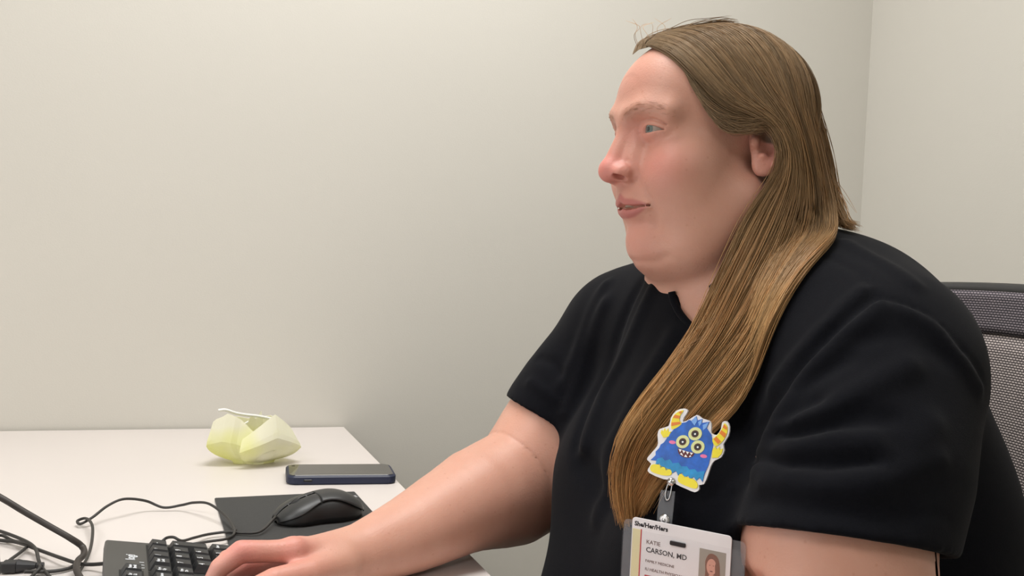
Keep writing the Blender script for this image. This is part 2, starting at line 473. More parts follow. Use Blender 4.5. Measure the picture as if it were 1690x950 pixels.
def surface_nets(D, lo, h, smooth=1):
    ins = D < 0; n = np.array(D.shape)
    c = np.zeros(n - 1, np.uint8)
    for dx in (0, 1):
        for dy in (0, 1):
            for dz in (0, 1):
                c += ins[dx:n[0] - 1 + dx, dy:n[1] - 1 + dy, dz:n[2] - 1 + dz]
    act = (c > 0) & (c < 8)
    I = np.argwhere(act)
    idx = np.full(n - 1, -1, np.int64); idx[act] = np.arange(len(I))
    acc = np.zeros((len(I), 3)); cnt = np.zeros(len(I))
    corners = [np.array(q) for q in np.ndindex(2, 2, 2)]
    for a in corners:
        for ax in range(3):
            if a[ax] == 1: continue
            b = a.copy(); b[ax] = 1
            da = D[tuple((I + a).T)]; db = D[tuple((I + b).T)]
            m = (da < 0) != (db < 0)
            t = np.where(m, da / (da - db + 1e-20), 0)
            P = I + a + t[:, None] * (b - a)
            acc[m] += P[m]; cnt[m] += 1
    V = acc / cnt[:, None] * h + lo
    F = []
    for ax in range(3):
        u, v = [(1, 2), (2, 0), (0, 1)][ax]
        s0 = [slice(None)] * 3; s1 = [slice(None)] * 3
        s0[ax] = slice(0, -1); s1[ax] = slice(1, None)
        a, b = ins[tuple(s0)], ins[tuple(s1)]
        E = np.argwhere(a != b)
        E = E[(E[:, u] > 0) & (E[:, v] > 0) & (E[:, u] < n[u] - 1) & (E[:, v] < n[v] - 1)]
        flip = b[tuple(E.T)]
        eu = np.eye(3, dtype=int)[u]; ev = np.eye(3, dtype=int)[v]
        q = np.stack([idx[tuple((E - eu - ev).T)], idx[tuple((E - ev).T)], idx[tuple(E.T)], idx[tuple((E - eu).T)]], 1)
        q[flip] = q[flip][:, ::-1]
        F.append(q)
    F = np.concatenate(F); F = F[(F >= 0).all(1)]
    for _ in range(smooth):
        s_ = np.zeros_like(V); k_ = np.zeros(len(V))
        for i in range(4):
            a, b = F[:, i], F[:, (i + 1) % 4]
            for j in range(3):
                s_[:, j] += np.bincount(a, V[b, j], len(V)) + np.bincount(b, V[a, j], len(V))
            k_ += np.bincount(a, minlength=len(V)) + np.bincount(b, minlength=len(V))
        g = k_ > 0
        V[g] = 0.5 * V[g] + 0.5 * s_[g] / k_[g][:, None]
    return V, F

# ================================================================== the room
WY = 1.752          # back wall plane
WX = 1.535          # right wall plane
XL, YB = -2.2, -2.6
def wall(name, lo, hi, m='wall_paint'):
    o = box(name, lo, hi, m); o['kind'] = 'structure'; return o
wall('floor', (XL - .1, YB - .1, -0.1), (WX + .1, WY + .1, 0), 'floor_vinyl')
wall('wall_back', (XL - .1, WY, 0), (WX, WY + .1, CEIL))
wall('wall_right', (WX, YB - .1, 0), (WX + .1, WY + .1, CEIL))
wall('wall_left', (XL - .1, YB - .1, 0), (XL, WY, CEIL))
wall('wall_front', (XL, YB - .1, 0), (WX, YB, CEIL))
wall('ceiling', (XL - .1, YB - .1, CEIL), (WX + .1, WY + .1, CEIL + .1), 'ceiling_tile')
wall('baseboard_back', (XL, WY - .008, 0), (WX - .008, WY, .1), 'baseboard_vinyl')
wall('baseboard_right', (WX - .008, YB, 0), (WX, WY, .1), 'baseboard_vinyl')
for i, (x, y, sx, sy, wt) in enumerate(LIGHTS):
    bm = bmesh.new()
    for (a, b) in (((-sx / 2, -sy / 2), (sx / 2, -sy / 2 + .02)), ((-sx / 2, sy / 2 - .02), (sx / 2, sy / 2)),
                   ((-sx / 2, -sy / 2 + .02), (-sx / 2 + .02, sy / 2 - .02)), ((sx / 2 - .02, -sy / 2 + .02), (sx / 2, sy / 2 - .02))):
        add_box(bm, (a[0], a[1], -.02), (b[0], b[1], 0))
    o = bm_obj('ceiling_light', bm, 'troffer_white'); o.location = (x, y, CEIL)
    tag(o, ['white framed ceiling light panel nearest the left wall', 'white framed ceiling light panel above the desk edge', 'white framed ceiling light panel behind the camera'][i], 'ceiling light', 'ceiling lights')

# ================================================================== desk
DX = 0.321; DYN, DYF = 0.22, 1.746; DXL = -1.25
desk = tag(empty('desk', ((DX + DXL) / 2, (DYN + DYF) / 2, 0)), 'white laminate desk standing against the cream wall', 'desk')
def rel(o, parent):           # keep world geometry, attach to parent
    o.parent = parent; o.matrix_parent_inverse = parent.matrix_world.inverted(); return o
bpy.context.view_layer.update()
rel(box('desktop', (DXL, DYN, ZD - .026), (DX, DYF, ZD), 'white_laminate', bev=.0012), desk)
for lx, ly in ((DXL + .06, DYN + .06), (DXL + .06, DYF - .1), (-.12, DYN + .06), (-.12, DYF - .1)):
    rel(box('leg', (lx - .025, ly - .025, .0), (lx + .025, ly + .025, ZD - .027), 'desk_steel', bev=.003), desk)

# ================================================================== phone
def rbox_outline(hx, hy, r, n=6):
    out = []
    for cx, cy, a0 in ((hx - r, hy - r, 0), (-hx + r, hy - r, 90), (-hx + r, -hy + r, 180), (hx - r, -hy + r, 270)):
        for a in np.linspace(a0, a0 + 90, n + 1): out.append((cx + r * math.cos(math.radians(a)), cy + r * math.sin(math.radians(a))))
    return out
def slab(name, hx, hy, r, z0, z1, material, parent, bev=0.001):
    bm = bmesh.new(); pts = rbox_outline(hx, hy, r)
    lay = [(0 if z1 - z0 < 2.1 * bev else 1)]
    rings = []
    for z, ins in ((z0, bev), (z0 + bev, 0), (z1 - bev, 0), (z1, bev)):
        s = [bm.verts.new((p[0] * (hx - ins) / hx, p[1] * (hy - ins) / hy, z)) for p in pts]; rings.append(s)
    for a, b in zip(rings, rings[1:]):
        for i in range(len(a)):
            j = (i + 1) % len(a); bm.faces.new((a[i], a[j], b[j], b[i]))
    bm.faces.new(rings[0][::-1]); bm.faces.new(rings[-1])
    return bm_obj(name, bm, material, parent)
phone = tag(empty('smartphone', (0.2415, 1.325, ZD + .0002), Matrix.Rotation(math.radians(-5.5), 3, 'Z')), 'smartphone in a dark navy case lying screen up on the desk', 'phone')
slab('case', .0775, .0395, .013, 0, .0125, 'phone_case', phone, .002)
slab('screen', .0735, .0358, .0105, .0118, .0131, 'phone_glass', phone, .0003)
bm = bmesh.new(); bmesh.ops.create_cone(bm, cap_ends=True, segments=16, radius1=.0022, radius2=.0022, depth=.0002); o = bm_obj('camera_hole', bm, 'phone_black', phone); o.location = (-.0665, .026, .0132)
slab('side_button', .006, .0012, .0011, .0048, .0078, 'phone_black', phone, .0004).location = (-.048, -.0392, 0)

# ================================================================== mouse pad and mouse
pad_c = [atZ(350, 825, ZD + .003), atZ(590, 812, ZD + .003), atZ(634, 861, ZD + .003), atZ(392, 902, ZD + .003)]
padw = tag(empty('mouse_pad', (.1575, 1.124, ZD + .0002), Matrix.Rotation(math.radians(2), 3, 'Z')), 'thin dark grey rectangular mouse pad on the white desk', 'mouse pad')
slab('cloth_top', .0915, .106, .002, .0012, .0032, 'mouse_pad_cloth', padw, .0004)
slab('rubber_base', .0913, .1058, .002, 0, .0012, 'black_plastic', padw, .0002)

def make_mouse():
    root = tag(empty('computer_mouse', (.178, 1.106, ZD + .0036), Matrix.Rotation(math.radians(196), 3, 'Z')), 'black wired mouse resting on the dark mouse pad', 'mouse')
    # local +x = front (buttons)
    Lh = .056
    def dims(s):      # s: -1 rear .. 1 front
        x = s
        wd = .0305 * (1 - .12 * math.exp(-((x - .15) / .3) ** 2)) * (max(0, 1 - abs(x) ** 3.2)) ** .45
        hh = (.0318 * (1 - ((x + .22) / 1.22) ** 2 * .66) if x > -.22 else .0318 * (1 - ((x + .22) / .78) ** 2 * .55))
        hh *= (max(0, 1 - abs(x) ** 9)) ** .4
        return max(wd, .0005), max(hh, .004)
    def pt(s, a, off=0):      # a: 0 = near side bottom .. pi far side bottom
        wd, hh = dims(s); wd += off; hh += off
        e = .72
        ca, sa = math.cos(a), math.sin(a)
        return (s * Lh * (1 + off / Lh), wd * math.copysign(abs(ca) ** e, ca), .0015 + hh * sa ** e * .98)
    S = np.sin(np.linspace(-math.pi / 2, math.pi / 2, 41)) * .995
    def loft(name, S, A, off, material, parent, cap=False):
        V = [pt(s, a, off) for s in S for a in A]; n = len(A); F = []
        for i in range(len(S) - 1):
            for j in range(n - 1):
                F.append((i * n + j, (i + 1) * n + j, (i + 1) * n + j + 1, i * n + j + 1))
        if cap: 
            for i in range(len(S) - 1): F.append((i * n, i * n + n - 1, (i + 1) * n + n - 1, (i + 1) * n))
        return mesh_obj(name, V, F, material, parent, True)
    loft('base', S, np.linspace(0.001, math.pi - .001, 29), -.0012, 'mouse_side', root, True)
    a0 = .62
    def solid(o, t=.0012):
        m = o.modifiers.new('thickness', 'SOLIDIFY'); m.thickness = t; m.offset = -1
    Sr = np.linspace(-.985, .10, 26); Sf = np.linspace(.112, .975, 22)
    # the top shell's lower edge sweeps from low at the front to high mid-body, low at the rear
    def sweep(name, S, lo_f, hi_f, mname):
        n = 15; V = []; F = []
        for s in S:
            A = np.linspace(lo_f(s), hi_f(s), n); V += [pt(s, a, 0.0) for a in A]
        for i in range(len(S) - 1):
            for j in range(n - 1): F.append((i * n + j, (i + 1) * n + j, (i + 1) * n + j + 1, i * n + j + 1))
        o = mesh_obj(name, V, F, mname, root, True); solid(o); return o
    edge = lambda s: .32 + .55 * math.exp(-((s + .05) / .55) ** 2)
    sweep('palm_shell', Sr, edge, lambda s: math.pi - edge(s), 'mouse_shell')
    gap = .03
    sweep('button', Sf, edge, lambda s: math.pi / 2 - gap, 'mouse_shell')
    sweep('button', Sf, lambda s: math.pi / 2 + gap, lambda s: math.pi - edge(s), 'mouse_shell')
    bm = bmesh.new(); bmesh.ops.create_cone(bm, cap_ends=True, segments=24, radius1=.0105, radius2=.0105, depth=.006)
    bmesh.ops.rotate(bm, verts=bm.verts, matrix=Matrix.Rotation(math.pi / 2, 3, 'X'))
    bmesh.ops.bevel(bm, geom=[e for e in bm.edges if e.calc_face_angle(0) > 1], offset=.001, segments=2, affect='EDGES')
    wh = bm_obj('scroll_wheel', bm, 'key_well', root, True); wh.location = (.028, 0, dims(.5)[1] - .0075)
    # oval surround of the wheel
    R = [pt(.5 + .20 * math.cos(t), math.pi / 2 + .16 * math.sin(t), .0004) for t in np.linspace(0, 2 * math.pi, 33)]
    V, F = tube_data(np.array(R), .0006, 6); mesh_obj('wheel_surround', V, F, 'monitor_grey', root, True)
    text('logo', 'logi', .006, 'legend_print', root, -.047, -.005, .0222, rot=math.pi / 2)
    P = root.matrix_world.inverted()
    pts = [(452, 869, .010), (430, 876, .006), (400, 879, .0045), (378, 877, .004), (345, 881, .003), (320, 887, .006), (300, 892, .008), (286, 886, .012), (272, 889, .008), (262, 905, .004), (300, 900, .004), (345, 893, .004), (375, 888, .004), (387, 876, .005),
           (372, 851, .010), (345, 831, .016), (320, 829, .012), (300, 833, .006), (270, 837, .003), (240, 826, .012), (205, 823, .02), (178, 834, .016), (153, 853, .008), (133, 864, .003), (128, 859, .004), (142, 855, .008), (152, 866, .010), (152, 890, .006), (146, 915, .003), (134, 938, .003), (118, 965, .003)]
    W = [atZ(a, b, ZD + .0018 + c) for a, b, c in pts]
    W[0] = np.array(root.matrix_world @ Vector((.055, 0.0, .009)))
    L_ = [np.array(P @ Vector(q)) for q in W]
    tube('cable', L_, .0016, 'cable_rubber', root, n=8, sides=8)
    bm = bmesh.new(); bmesh.ops.create_uvsphere(bm, u_segments=10, v_segments=6, radius=.0032)
    o = bm_obj('cable_tie', bm, 'cable_rubber', root, True); o.location = P @ Vector(atZ(387, 876, ZD + .006))
    return root
bpy.context.view_layer.update()
make_mouse()

# ================================================================== keyboard
KROT = math.radians(3.0); KT = math.radians(9.0)
corner = atZ(174, 889, ZD + .0348)           # far top corner, over the raised rear feet
u_ = Vector((-math.sin(KROT), math.cos(KROT), 0))
vflat = Vector((-math.cos(KROT), -math.sin(KROT), 0))
v_ = (vflat * math.cos(KT) + Vector((0, 0, 1)) * math.sin(KT)).normalized()
KW, KD = .45, .147
Rk = Matrix((u_, v_, u_.cross(v_))).transposed()
korg = Vector(corner) - u_ * KW - v_ * KD    # front-left corner of the top plane
kb = tag(empty('keyboard', korg, Rk), 'black full-size wired keyboard with number pad under the typing hand', 'keyboard')
bpy.context.view_layer.update()
KH = .011
box('shell', (0, 0, -KH), (KW, KD, -.0), 'keyboard_shell', kb, bev=.0025, seg=3)
PU = .01905
u0 = (KW - 22.5 * PU) / 2; v0 = .014
keys = []   # (legend, u, v, w, h) in key units from u0, v0
def row(y, x, items):
    for it in items:
        s, wdt = (it if isinstance(it, tuple) else (it, 1))
        if s is not None: keys.append((s, x, y, wdt, 1))
        x += wdt
FR = 5.30
row(FR, 0, ['Esc', (None, 1), 'F1', 'F2', 'F3', 'F4', (None, .5), 'F5', 'F6', 'F7', 'F8', (None, .5), 'F9', 'F10', 'F11', 'F12', (None, .25), 'Prt\nScr', 'Scr\nLk', 'Pause\nBreak'])
row(4, 0, ['`', '1', '2', '3', '4', '5', '6', '7', '8', '9', '0', '-', '=', ('Backspace', 2), (None, .25), 'Insert', 'Home', 'Page\nUp', (None, .25), 'Num\nLock', '/', '*', '-'])
row(3, 0, [('Tab', 1.5)] + list('QWERTYUIOP[]') + [('\\', 1.5), (None, .25), 'Delete', 'End', 'Page\nDn', (None, .25), '7', '8', '9'])
row(2, 0, [('Caps', 1.75)] + list("ASDFGHJKL;'") + [('Enter', 2.25), (None, 3.5), '4', '5', '6'])
row(1, 0, [('Shift', 2.25)] + list('ZXCVBNM,./') + [('Shift', 2.75), (None, 1.25), 'Up', (None, 1.25), '1', '2', '3'])
row(0, 0, [('Ctrl', 1.25), ('Win', 1.25), ('Alt', 1.25), (' ', 6.25), ('Alt', 1.25), ('Win', 1.25), ('Menu', 1.25), ('Ctrl', 1.25), (None, .25), '<', 'Dn', '>', (None, .25), ('0\nIns', 2), '.\nDel'])
keys.append(('+', 21.5, 2, 1, 2)); keys.append(('Enter', 21.5, 0, 1, 2))
bm = bmesh.new()      # the dark recesses the key groups stand in
for (a, b, c, d) in ((0, 0, 15, 5), (15.25, 3, 18.25, 5), (15.25, 0, 18.25, 1), (16.25, 1, 17.25, 2), (18.5, 0, 22.5, 5), (0, FR, 1, FR + 1), (2, FR, 6, FR + 1), (6.5, FR, 10.5, FR + 1), (11, FR, 15, FR + 1), (15.25, FR, 18.25, FR + 1)):
    add_box(bm, (u0 + a * PU - .0008, v0 + b * PU - .0008, -.001), (u0 + c * PU + .0008, v0 + d * PU + .0008, .0004))
bm_obj('key_well', bm, 'key_well', kb)
CAPS = {}; LEG = {}
def keycap(wu, hu):
    if (wu, hu) not in CAPS:
        hx, hy = wu * PU / 2 - .0007, hu * PU / 2 - .0007; t = .0026; hgt = .0072
        V = [(-hx, -hy, 0), (hx, -hy, 0), (hx, hy, 0), (-hx, hy, 0)]
        V += [(-hx + t, -hy + t * .7, hgt - .0006), (hx - t, -hy + t * .7, hgt - .0006), (hx - t, hy - t * 1.1, hgt), (-hx + t, hy - t * 1.1, hgt)]
        V += [(-hx + t + .001, -hy + t, hgt - .0009), (hx - t - .001, -hy + t, hgt - .0009), (hx - t - .001, hy - t * 1.5, hgt - .0004), (-hx + t + .001, hy - t * 1.5, hgt - .0004)]
        F = [(i, (i + 1) % 4, 4 + (i + 1) % 4, 4 + i) for i in range(4)] + [(4 + i, 4 + (i + 1) % 4, 8 + (i + 1) % 4, 8 + i) for i in range(4)] + [(8, 9, 10, 11), (3, 2, 1, 0)]
        me = bpy.data.meshes.new('key'); me.from_pydata(V, [], F); me.materials.append(MATS['key_plastic']); me.update(); CAPS[(wu, hu)] = me
    return CAPS[(wu, hu)]
for (s, x, y, wu, hu) in keys:
    k = link('key', keycap(wu, hu), kb)
    k.location = (u0 + (x + wu / 2) * PU, v0 + (y + hu / 2) * PU, .0006)
    if s.strip():
        if s not in LEG:
            me = text_mesh(s, .0070 if len(s) < 3 else .0040, .00006, .00016); me.materials.clear(); me.materials.append(MATS['legend_print']); LEG[s] = me
        g = link('legend', LEG[s], k); g.location = (-wu * PU / 2 + .0042, hu * PU / 2 - .0094 + (.0012 if '\n' in s else 0), .0068)
text('logo', 'logi', .0115, 'legend_print', kb, u0 + 19.9 * PU, v0 + 5.62 * PU, .0002, bold=.0003)
for i in range(3):
    box('indicator_light', (u0 + (18.75 + i * .42) * PU, v0 + 5.2 * PU, 0), (u0 + (18.75 + i * .42) * PU + .0012, v0 + 5.2 * PU + .004, .0003), 'legend_print', kb)
for uu in (.03, KW - .045):
    bm = bmesh.new(); add_box(bm, (uu, KD - .02, -KH - .0205), (uu + .02, KD - .012, -KH), .001); bm_obj('foot', bm, 'monitor_grey', kb)
Pk = kb.matrix_world.inverted()
kc = [(178, 929, .010), (150, 931, .006), (128, 929, .007), (100, 920, .007), (75, 911, .006), (56, 904, .006), (40, 898, .006), (20, 893, .004), (-20, 889, .003), (-80, 880, .003)]
W = [atZ(a, b, ZD + c) for a, b, c in kc]
tube('cable', [np.array(Pk @ Vector(q)) for q in W], .0019, 'cable_rubber', kb)

# ================================================================== loose cables
def cable(name, pts, r, material, label):
    W = [atZ(a, b, ZD + r + c) for a, b, c in pts]
    o = tube(name, W, r, material); return tag(o, label, 'cable')
cable('thick_cable', [(-70, 782, .085), (0, 820, .066), (40, 844, .052), (80, 867, .038), (115, 887, .026), (136, 902, .016), (138, 915, .012), (128, 926, .010), (127, 942, .008), (138, 962, .004), (150, 985, .002)], .0032, 'thick_cable_rubber', 'thick brown-black cable slanting down over the thinner cords')
cable('thin_cable', [(-30, 868, .012), (0, 876, .012), (30, 887, .010), (50, 897, .008), (60, 908, .006), (64, 925, .004), (72, 940, .002), (88, 958, .001)], .0018, 'cable_rubber', 'thin black cable curving down in front of the cable plug')
cable('looped_cable', [(-30, 893, .003), (0, 883, .003), (20, 891, .003), (45, 898, .003), (40, 906, .0035), (20, 921, .0035), (8, 929, .003), (-20, 940, .002)], .0017, 'cable_rubber', 'black cable doubling back beside the monitor edge')
cable('low_cable', [(-20, 932, .002), (5, 929, .002), (30, 926, .002), (52, 928, .003), (66, 934, .006), (58, 945, .003), (45, 958, .001)], .0017, 'cable_rubber', 'short black cable lying flat above the plug')
plug = tag(empty('cable_plug', atZ(24, 944, ZD)), 'dark grey cable plug with ribbed strain relief and cord', 'plug')
bpy.context.view_layer.update()
a, b = atZ(-6, 945, ZD + .006), atZ(36, 944, ZD + .006); d = (b - a)
ang = math.atan2(d[1], d[0]); Rz = Matrix.Rotation(ang, 4, 'Z'); Lp = np.linalg.norm(d)
bm = bmesh.new(); add_box(bm, (-Lp * .5, -.007, -.0048), (Lp * .12, .007, .0048), .0015)
r_ = bmesh.ops.create_cone(bm, cap_ends=True, segments=12, radius1=.0068, radius2=.0028, depth=.016, matrix=Matrix.Translation((Lp * .12 + .008, 0, 0)) @ Matrix.Rotation(math.pi / 2, 4, 'Y'))
o = bm_obj('plug_body', bm, 'monitor_dark', plug); o.matrix_local = Matrix.Translation((0, 0, .006)) @ Rz
for i in range(2):
    bm = bmesh.new(); bmesh.ops.create_cone(bm, cap_ends=True, segments=12, radius1=.0034, radius2=.0034, depth=.002, matrix=Matrix.Rotation(math.pi / 2, 4, 'Y'))
    o = bm_obj('relief_ring', bm, 'monitor_dark', plug); o.matrix_local = Matrix.Translation((0, 0, .006)) @ Rz @ Matrix.Translation((Lp * .12 + .018 + i * .004, 0, 0))
pw = [atZ(40, 943, ZD + .006), atZ(60, 943, ZD + .004), atZ(90, 942, ZD + .003), atZ(115, 937, ZD + .003), atZ(128, 928, ZD + .003)]
rel(tube('cord', pw, .0019, 'cable_rubber'), plug)

# ================================================================== monitor at the frame's left edge
mp = atZ(6.0, 950, ZD + .012)
mon = tag(empty('monitor', (mp[0], mp[1], ZD), Matrix.Rotation(math.radians(-90), 3, 'Z')), 'grey computer monitor edge at the far left beside the cables', 'monitor')
# local: +x -> world -y (towards the camera), +y -> world +x (screen side)
tilt = Matrix.Rotation(math.radians(5.2), 4, 'X')
def mpart(name, lo, hi, m, bev=.002):
    o = box(name, lo, hi, m, mon, bev); o.matrix_local = tilt; return o
mpart('panel', (0, -.03, .012), (.52, -.002, .34), 'monitor_grey', .003)
mpart('bezel', (.004, -.002, .016), (.516, .0, .336), 'monitor_dark', .0008)
mat('screen_glow', srgb(60, 60, 64), 0.25, emit=((0.95, 0.97, 1.0, 1), 1.2))
mpart('screen', (.016, 0, .03), (.504, .0008, .326), 'screen_glow', .0002)
box('stand', (.22, -.075, .004), (.30, -.045, .2), 'monitor_dark', mon, .004)
box('base', (.14, -.16, .0002), (.38, -.035, .008), 'monitor_dark', mon, .003)

# ================================================================== yellow face mask
def make_mask():
    root = tag(empty('face_mask', (.128, 1.452, ZD)), 'crumpled pale yellow disposable face mask with white ear loop', 'face mask')
    # pixel outline of the cupped paper: x offset (m), rim height (m) around it
    def rim(t):        # t angle, -90deg = towards the camera
        d = math.degrees(t) % 360
        ks = [(0, .036), (20, .042), (42, .058), (60, .066), (85, .060), (110, .064), (140, .066), (165, .054), (190, .050), (208, .064), (226, .080), (236, .074), (256, .054), (276, .042), (292, .052), (310, .060), (335, .048), (360, .036)]
        for (a, h), (b, g) in zip(ks, ks[1:]):
            if a <= d <= b: return h + (g - h) * (d - a) / (b - a)
    N, Mv = 72, 14; V = []; F = []
    for i in range(N):
        t = 2 * math.pi * i / N; H = rim(t)
        fold = 1 + .07 * math.cos(5 * t + .6) + .05 * math.cos(3 * t + 2) + (.05 if (i // 6) % 2 else -.02)
        for j in range(Mv + 1):
            s = j / Mv
            prof = .74 * math.sin(min(1, s / .52) * math.pi / 2) ** .6 + .30 * min(1, s / .55) - .20 * max(0, s - .6) / .4
            prof = max(prof, .48)
            rx, ry = .060 * prof * fold, .042 * prof * fold
            if 200 < math.degrees(t) % 360 < 345: ry *= 1 + .10 * s
            if 170 < math.degrees(t) % 360 < 215: rx *= 1 + .10 * s
            z = .0012 + H * s ** 1.3
            V.append((rx * math.cos(t) + .006 * s * math.sin(3 * t), ry * math.sin(t), z))
    n = Mv + 1
    for i in range(N):
        for j in range(Mv):
            a, b = i * n + j, ((i + 1) % N) * n + j; F.append((a, b, b + 1, a + 1))
    c = len(V); V.append((0, 0, .0012))
    for i in range(N): F.append((i * n, c, ((i + 1) % N) * n))
    sh = mesh_obj('paper_shell', V, F, 'mask_paper', root, False)
    m = sh.modifiers.new('paper_thickness', 'SOLIDIFY'); m.thickness = .0009; m.offset = 0
    # overlapping outer flap that crosses the front left to right
    V = []; F = []; na, nb = 22, 10
    for i in range(na):
        t = math.radians(250 + 104 * i / (na - 1)); e = i / (na - 1)
        top = .044 + .038 * min(1, e / .42) - .044 * max(0, e - .42) / .58
        for j in range(nb):
            s = j / (nb - 1)
            prof = .80 * math.sin(min(1, (s + .12) / .55) * math.pi / 2) ** .6 + .28 * min(1, s / .55) - .16 * max(0, s - .6) / .4
            V.append((.0665 * prof * math.cos(t), .0545 * prof * math.sin(t) - .001, .004 + (top - .004) * s))
    for i in range(na - 1):
        for j in range(nb - 1): a = i * nb + j; F.append((a, a + nb, a + nb + 1, a + 1))
    fl = mesh_obj('paper_flap', V, F, 'mask_paper', root, False)
    m = fl.modifiers.new('paper_thickness', 'SOLIDIFY'); m.thickness = .0008; m.offset = 0
    Y = 1.452
    loop = [atY(360, 677, Y - .02), atY(372, 676, Y - .02), (atY(388, 681, Y - .015)), atY(405, 684, Y - .01), atY(424, 686, Y - .005), atY(440, 689, Y), atY(452, 692, Y + .004)]
    lp = tube('ear_loop', [np.array(q) - np.array([.128, 1.452, ZD]) for q in loop], .0022, 'ear_loop', root, n=6)
    loop2 = [atY(402, 700, Y + .02), atY(412, 695, Y + .02), atY(424, 695, Y + .02), atY(434, 700, Y + .02)]
    tube('ear_loop', [np.array(q) - np.array([.128, 1.452, ZD]) for q in loop2], .0016, 'ear_loop', root, n=6)
    # creased inner tuft seen through the notch
    V = [(-.020, .004, .03), (-.006, -.004, .075), (.002, .006, .066), (.009, -.002, .080), (.018, .008, .04), (.0, .012, .03)]
    tuft = mesh_obj('inner_fold', V, [(0, 1, 2, 5), (2, 3, 4, 5)], 'mask_paper', root)
    m = tuft.modifiers.new('paper_thickness', 'SOLIDIFY'); m.thickness = .0008
make_mask()

# ================================================================== office chair
def make_chair():
    cx, cy = .60, .784
    ch = tag(empty('office_chair', (cx, cy, 0)), 'office chair with a grey woven net backrest behind the seated person', 'chair')
    # backrest: curved net panel with frame, plane x about .80, leaning back a little
    def back(y, z):      # y -1..1, z 0..1
        return np.array([.765 - cx + .055 * (1 - y * y) + .05 * z, y * .235 * (1 - .06 * z), .50 + z * (1.05 - .50) - .012 * (y * y) * z])
    def sheet(name, z0, z1, material, off, ny=24, nz=24):
        V = []; F = []; uv = []
        for j in range(nz + 1):
            for i in range(ny + 1):
                y = -1 + 2 * i / ny; z = z0 + (z1 - z0) * j / nz
                p = back(y, z); p[0] += off; V.append(p); uv.append((y * .235, z * .566))
        for j in range(nz):
            for i in range(ny):
                a = j * (ny + 1) + i; F.append((a, a + 1, a + ny + 2, a + ny + 1))
        o = mesh_obj(name, V, F, material, ch, True)
        ul = o.data.uv_layers.new(name='UVMap')
        for l in o.data.loops: ul.data[l.index].uv = uv[l.vertex_index]
        m = o.modifiers.new('thickness', 'SOLIDIFY'); m.thickness = .003; m.offset = 0
        return o
    sheet('net_panel', .02, .915, 'chair_net', 0)
    sheet('top_band', .915, 1.0, 'chair_net_dense', -.002, nz=6)
    edge = [back(-1, z) for z in np.linspace(.0, 1, 14)] + [back(y, 1.0) for y in np.linspace(-1, 1, 16)[1:-1]] + [back(1, z) for z in np.linspace(1, 0, 14)] + [back(y, 0) for y in np.linspace(1, -1, 10)[1:]]
    edge = np.array(edge); edge[:, 0] += .012
    V, F = tube_data(edge, .010, 8); mesh_obj('back_frame', V, F, 'chair_plastic', ch, True)
    bm = bmesh.new(); add_box(bm, (-.25, -.24, .40), (.20, .24, .452), .022, 4); bm_obj('seat', bm, 'chair_fabric', ch, True)
    tube('back_support', [(.05, 0, .38), (.20, 0, .38), (.27, 0, .44), (.285, 0, .56), (.29, 0, .75)], .022, 'chair_plastic', ch)
    for s in (-1, 1):
        arm = tube('armrest_post', [(.02, s * .235, .40), (.02, s * .30, .42), (.02, s * .312, .55), (.02, s * .312, .712)], .015, 'chair_plastic', ch)
        bm = bmesh.new(); add_box(bm, (-.12, s * .312 - .035, .710), (.12, s * .312 + .035, .734), .01, 3); bm_obj('arm_pad', bm, 'chair_plastic', arm)
    bm = bmesh.new(); bmesh.ops.create_cone(bm, cap_ends=True, segments=20, radius1=.028, radius2=.022, depth=.30, matrix=Matrix.Translation((0, 0, .25))); bm_obj('gas_lift', bm, 'chair_plastic', ch, True)
    for i in range(5):
        a = math.radians(20 + 72 * i); e = (math.cos(a) * .29, math.sin(a) * .29)
        leg = tube('base_leg', [(math.cos(a) * .02, math.sin(a) * .02, .115), (e[0] * .6, e[1] * .6, .10), (e[0], e[1], .075)], .017, 'chair_plastic', ch)
        bm = bmesh.new()
        for o_ in (-.013, .013):
            bmesh.ops.create_cone(bm, cap_ends=True, segments=18, radius1=.028, radius2=.028, depth=.018,
                                  matrix=Matrix.Translation((e[0] - math.sin(a) * o_, e[1] + math.cos(a) * o_, .0285)) @ Matrix.Rotation(a + math.pi / 2, 4, 'Z') @ Matrix.Rotation(math.pi / 2, 4, 'Y'))
        bmesh.ops.create_cone(bm, cap_ends=True, segments=8, radius1=.006, radius2=.006, depth=.05, matrix=Matrix.Translation((e[0], e[1], .05)))
        bm_obj('caster', bm, 'chair_plastic', leg)
make_chair()

# ================================================================== the person
YC = .784
O = np.array([.50, YC, 1.17])            # mid-point between the ears; faces -x, her left is -y
def H(F, L, U): return O + np.array([-F, -L, U])
def B(X, L, Z): return np.array([X, YC - L, Z])
def Hx(F, L, U): return H(F, L, U)
def hell(c, r, R=None):                   # r given as (F, L, U)
    return ell(H(*c), r, R)
def hchain(pts, rs): return chain([H(*p) for p in pts], rs)
def rotm(axis, deg): return np.array(Matrix.Rotation(math.radians(deg), 3, axis))

body = Sculpt()
# skull and face masses
body.add(hell((-.008, 0, .046), (.091, .0745, .080)), .01)
body.add(hell((.043, 0, .046), (.060, .061, .056)), .025)
body.add(hell((.032, 0, -.028), (.061, .060, .072)), .022)
body.add(hell((.070, 0, -.046), (.030, .031, .033)), .018)
for s in (-1, 1):
    body.add(hell((.055, s * .040, -.024), (.034, .029, .034)), .02)
    body.add(hell((.028, s * .036, -.066), (.042, .031, .040)), .022)
    body.add(hchain([(-.002, s * .054, -.045), (.034, s * .038, -.088)], .023), .022)
    body.add(hchain([(.0985, s * .010, .0275), (.0945, s * .026, .031), (.080, s * .046, .028)], [.008, .009, .008]), .016)
body.add(hell((.0655, 0, -.0885), (.0215, .024, .0205)), .014)
body.add(hell((.028, 0, -.098), (.050, .053, .034)), .020)
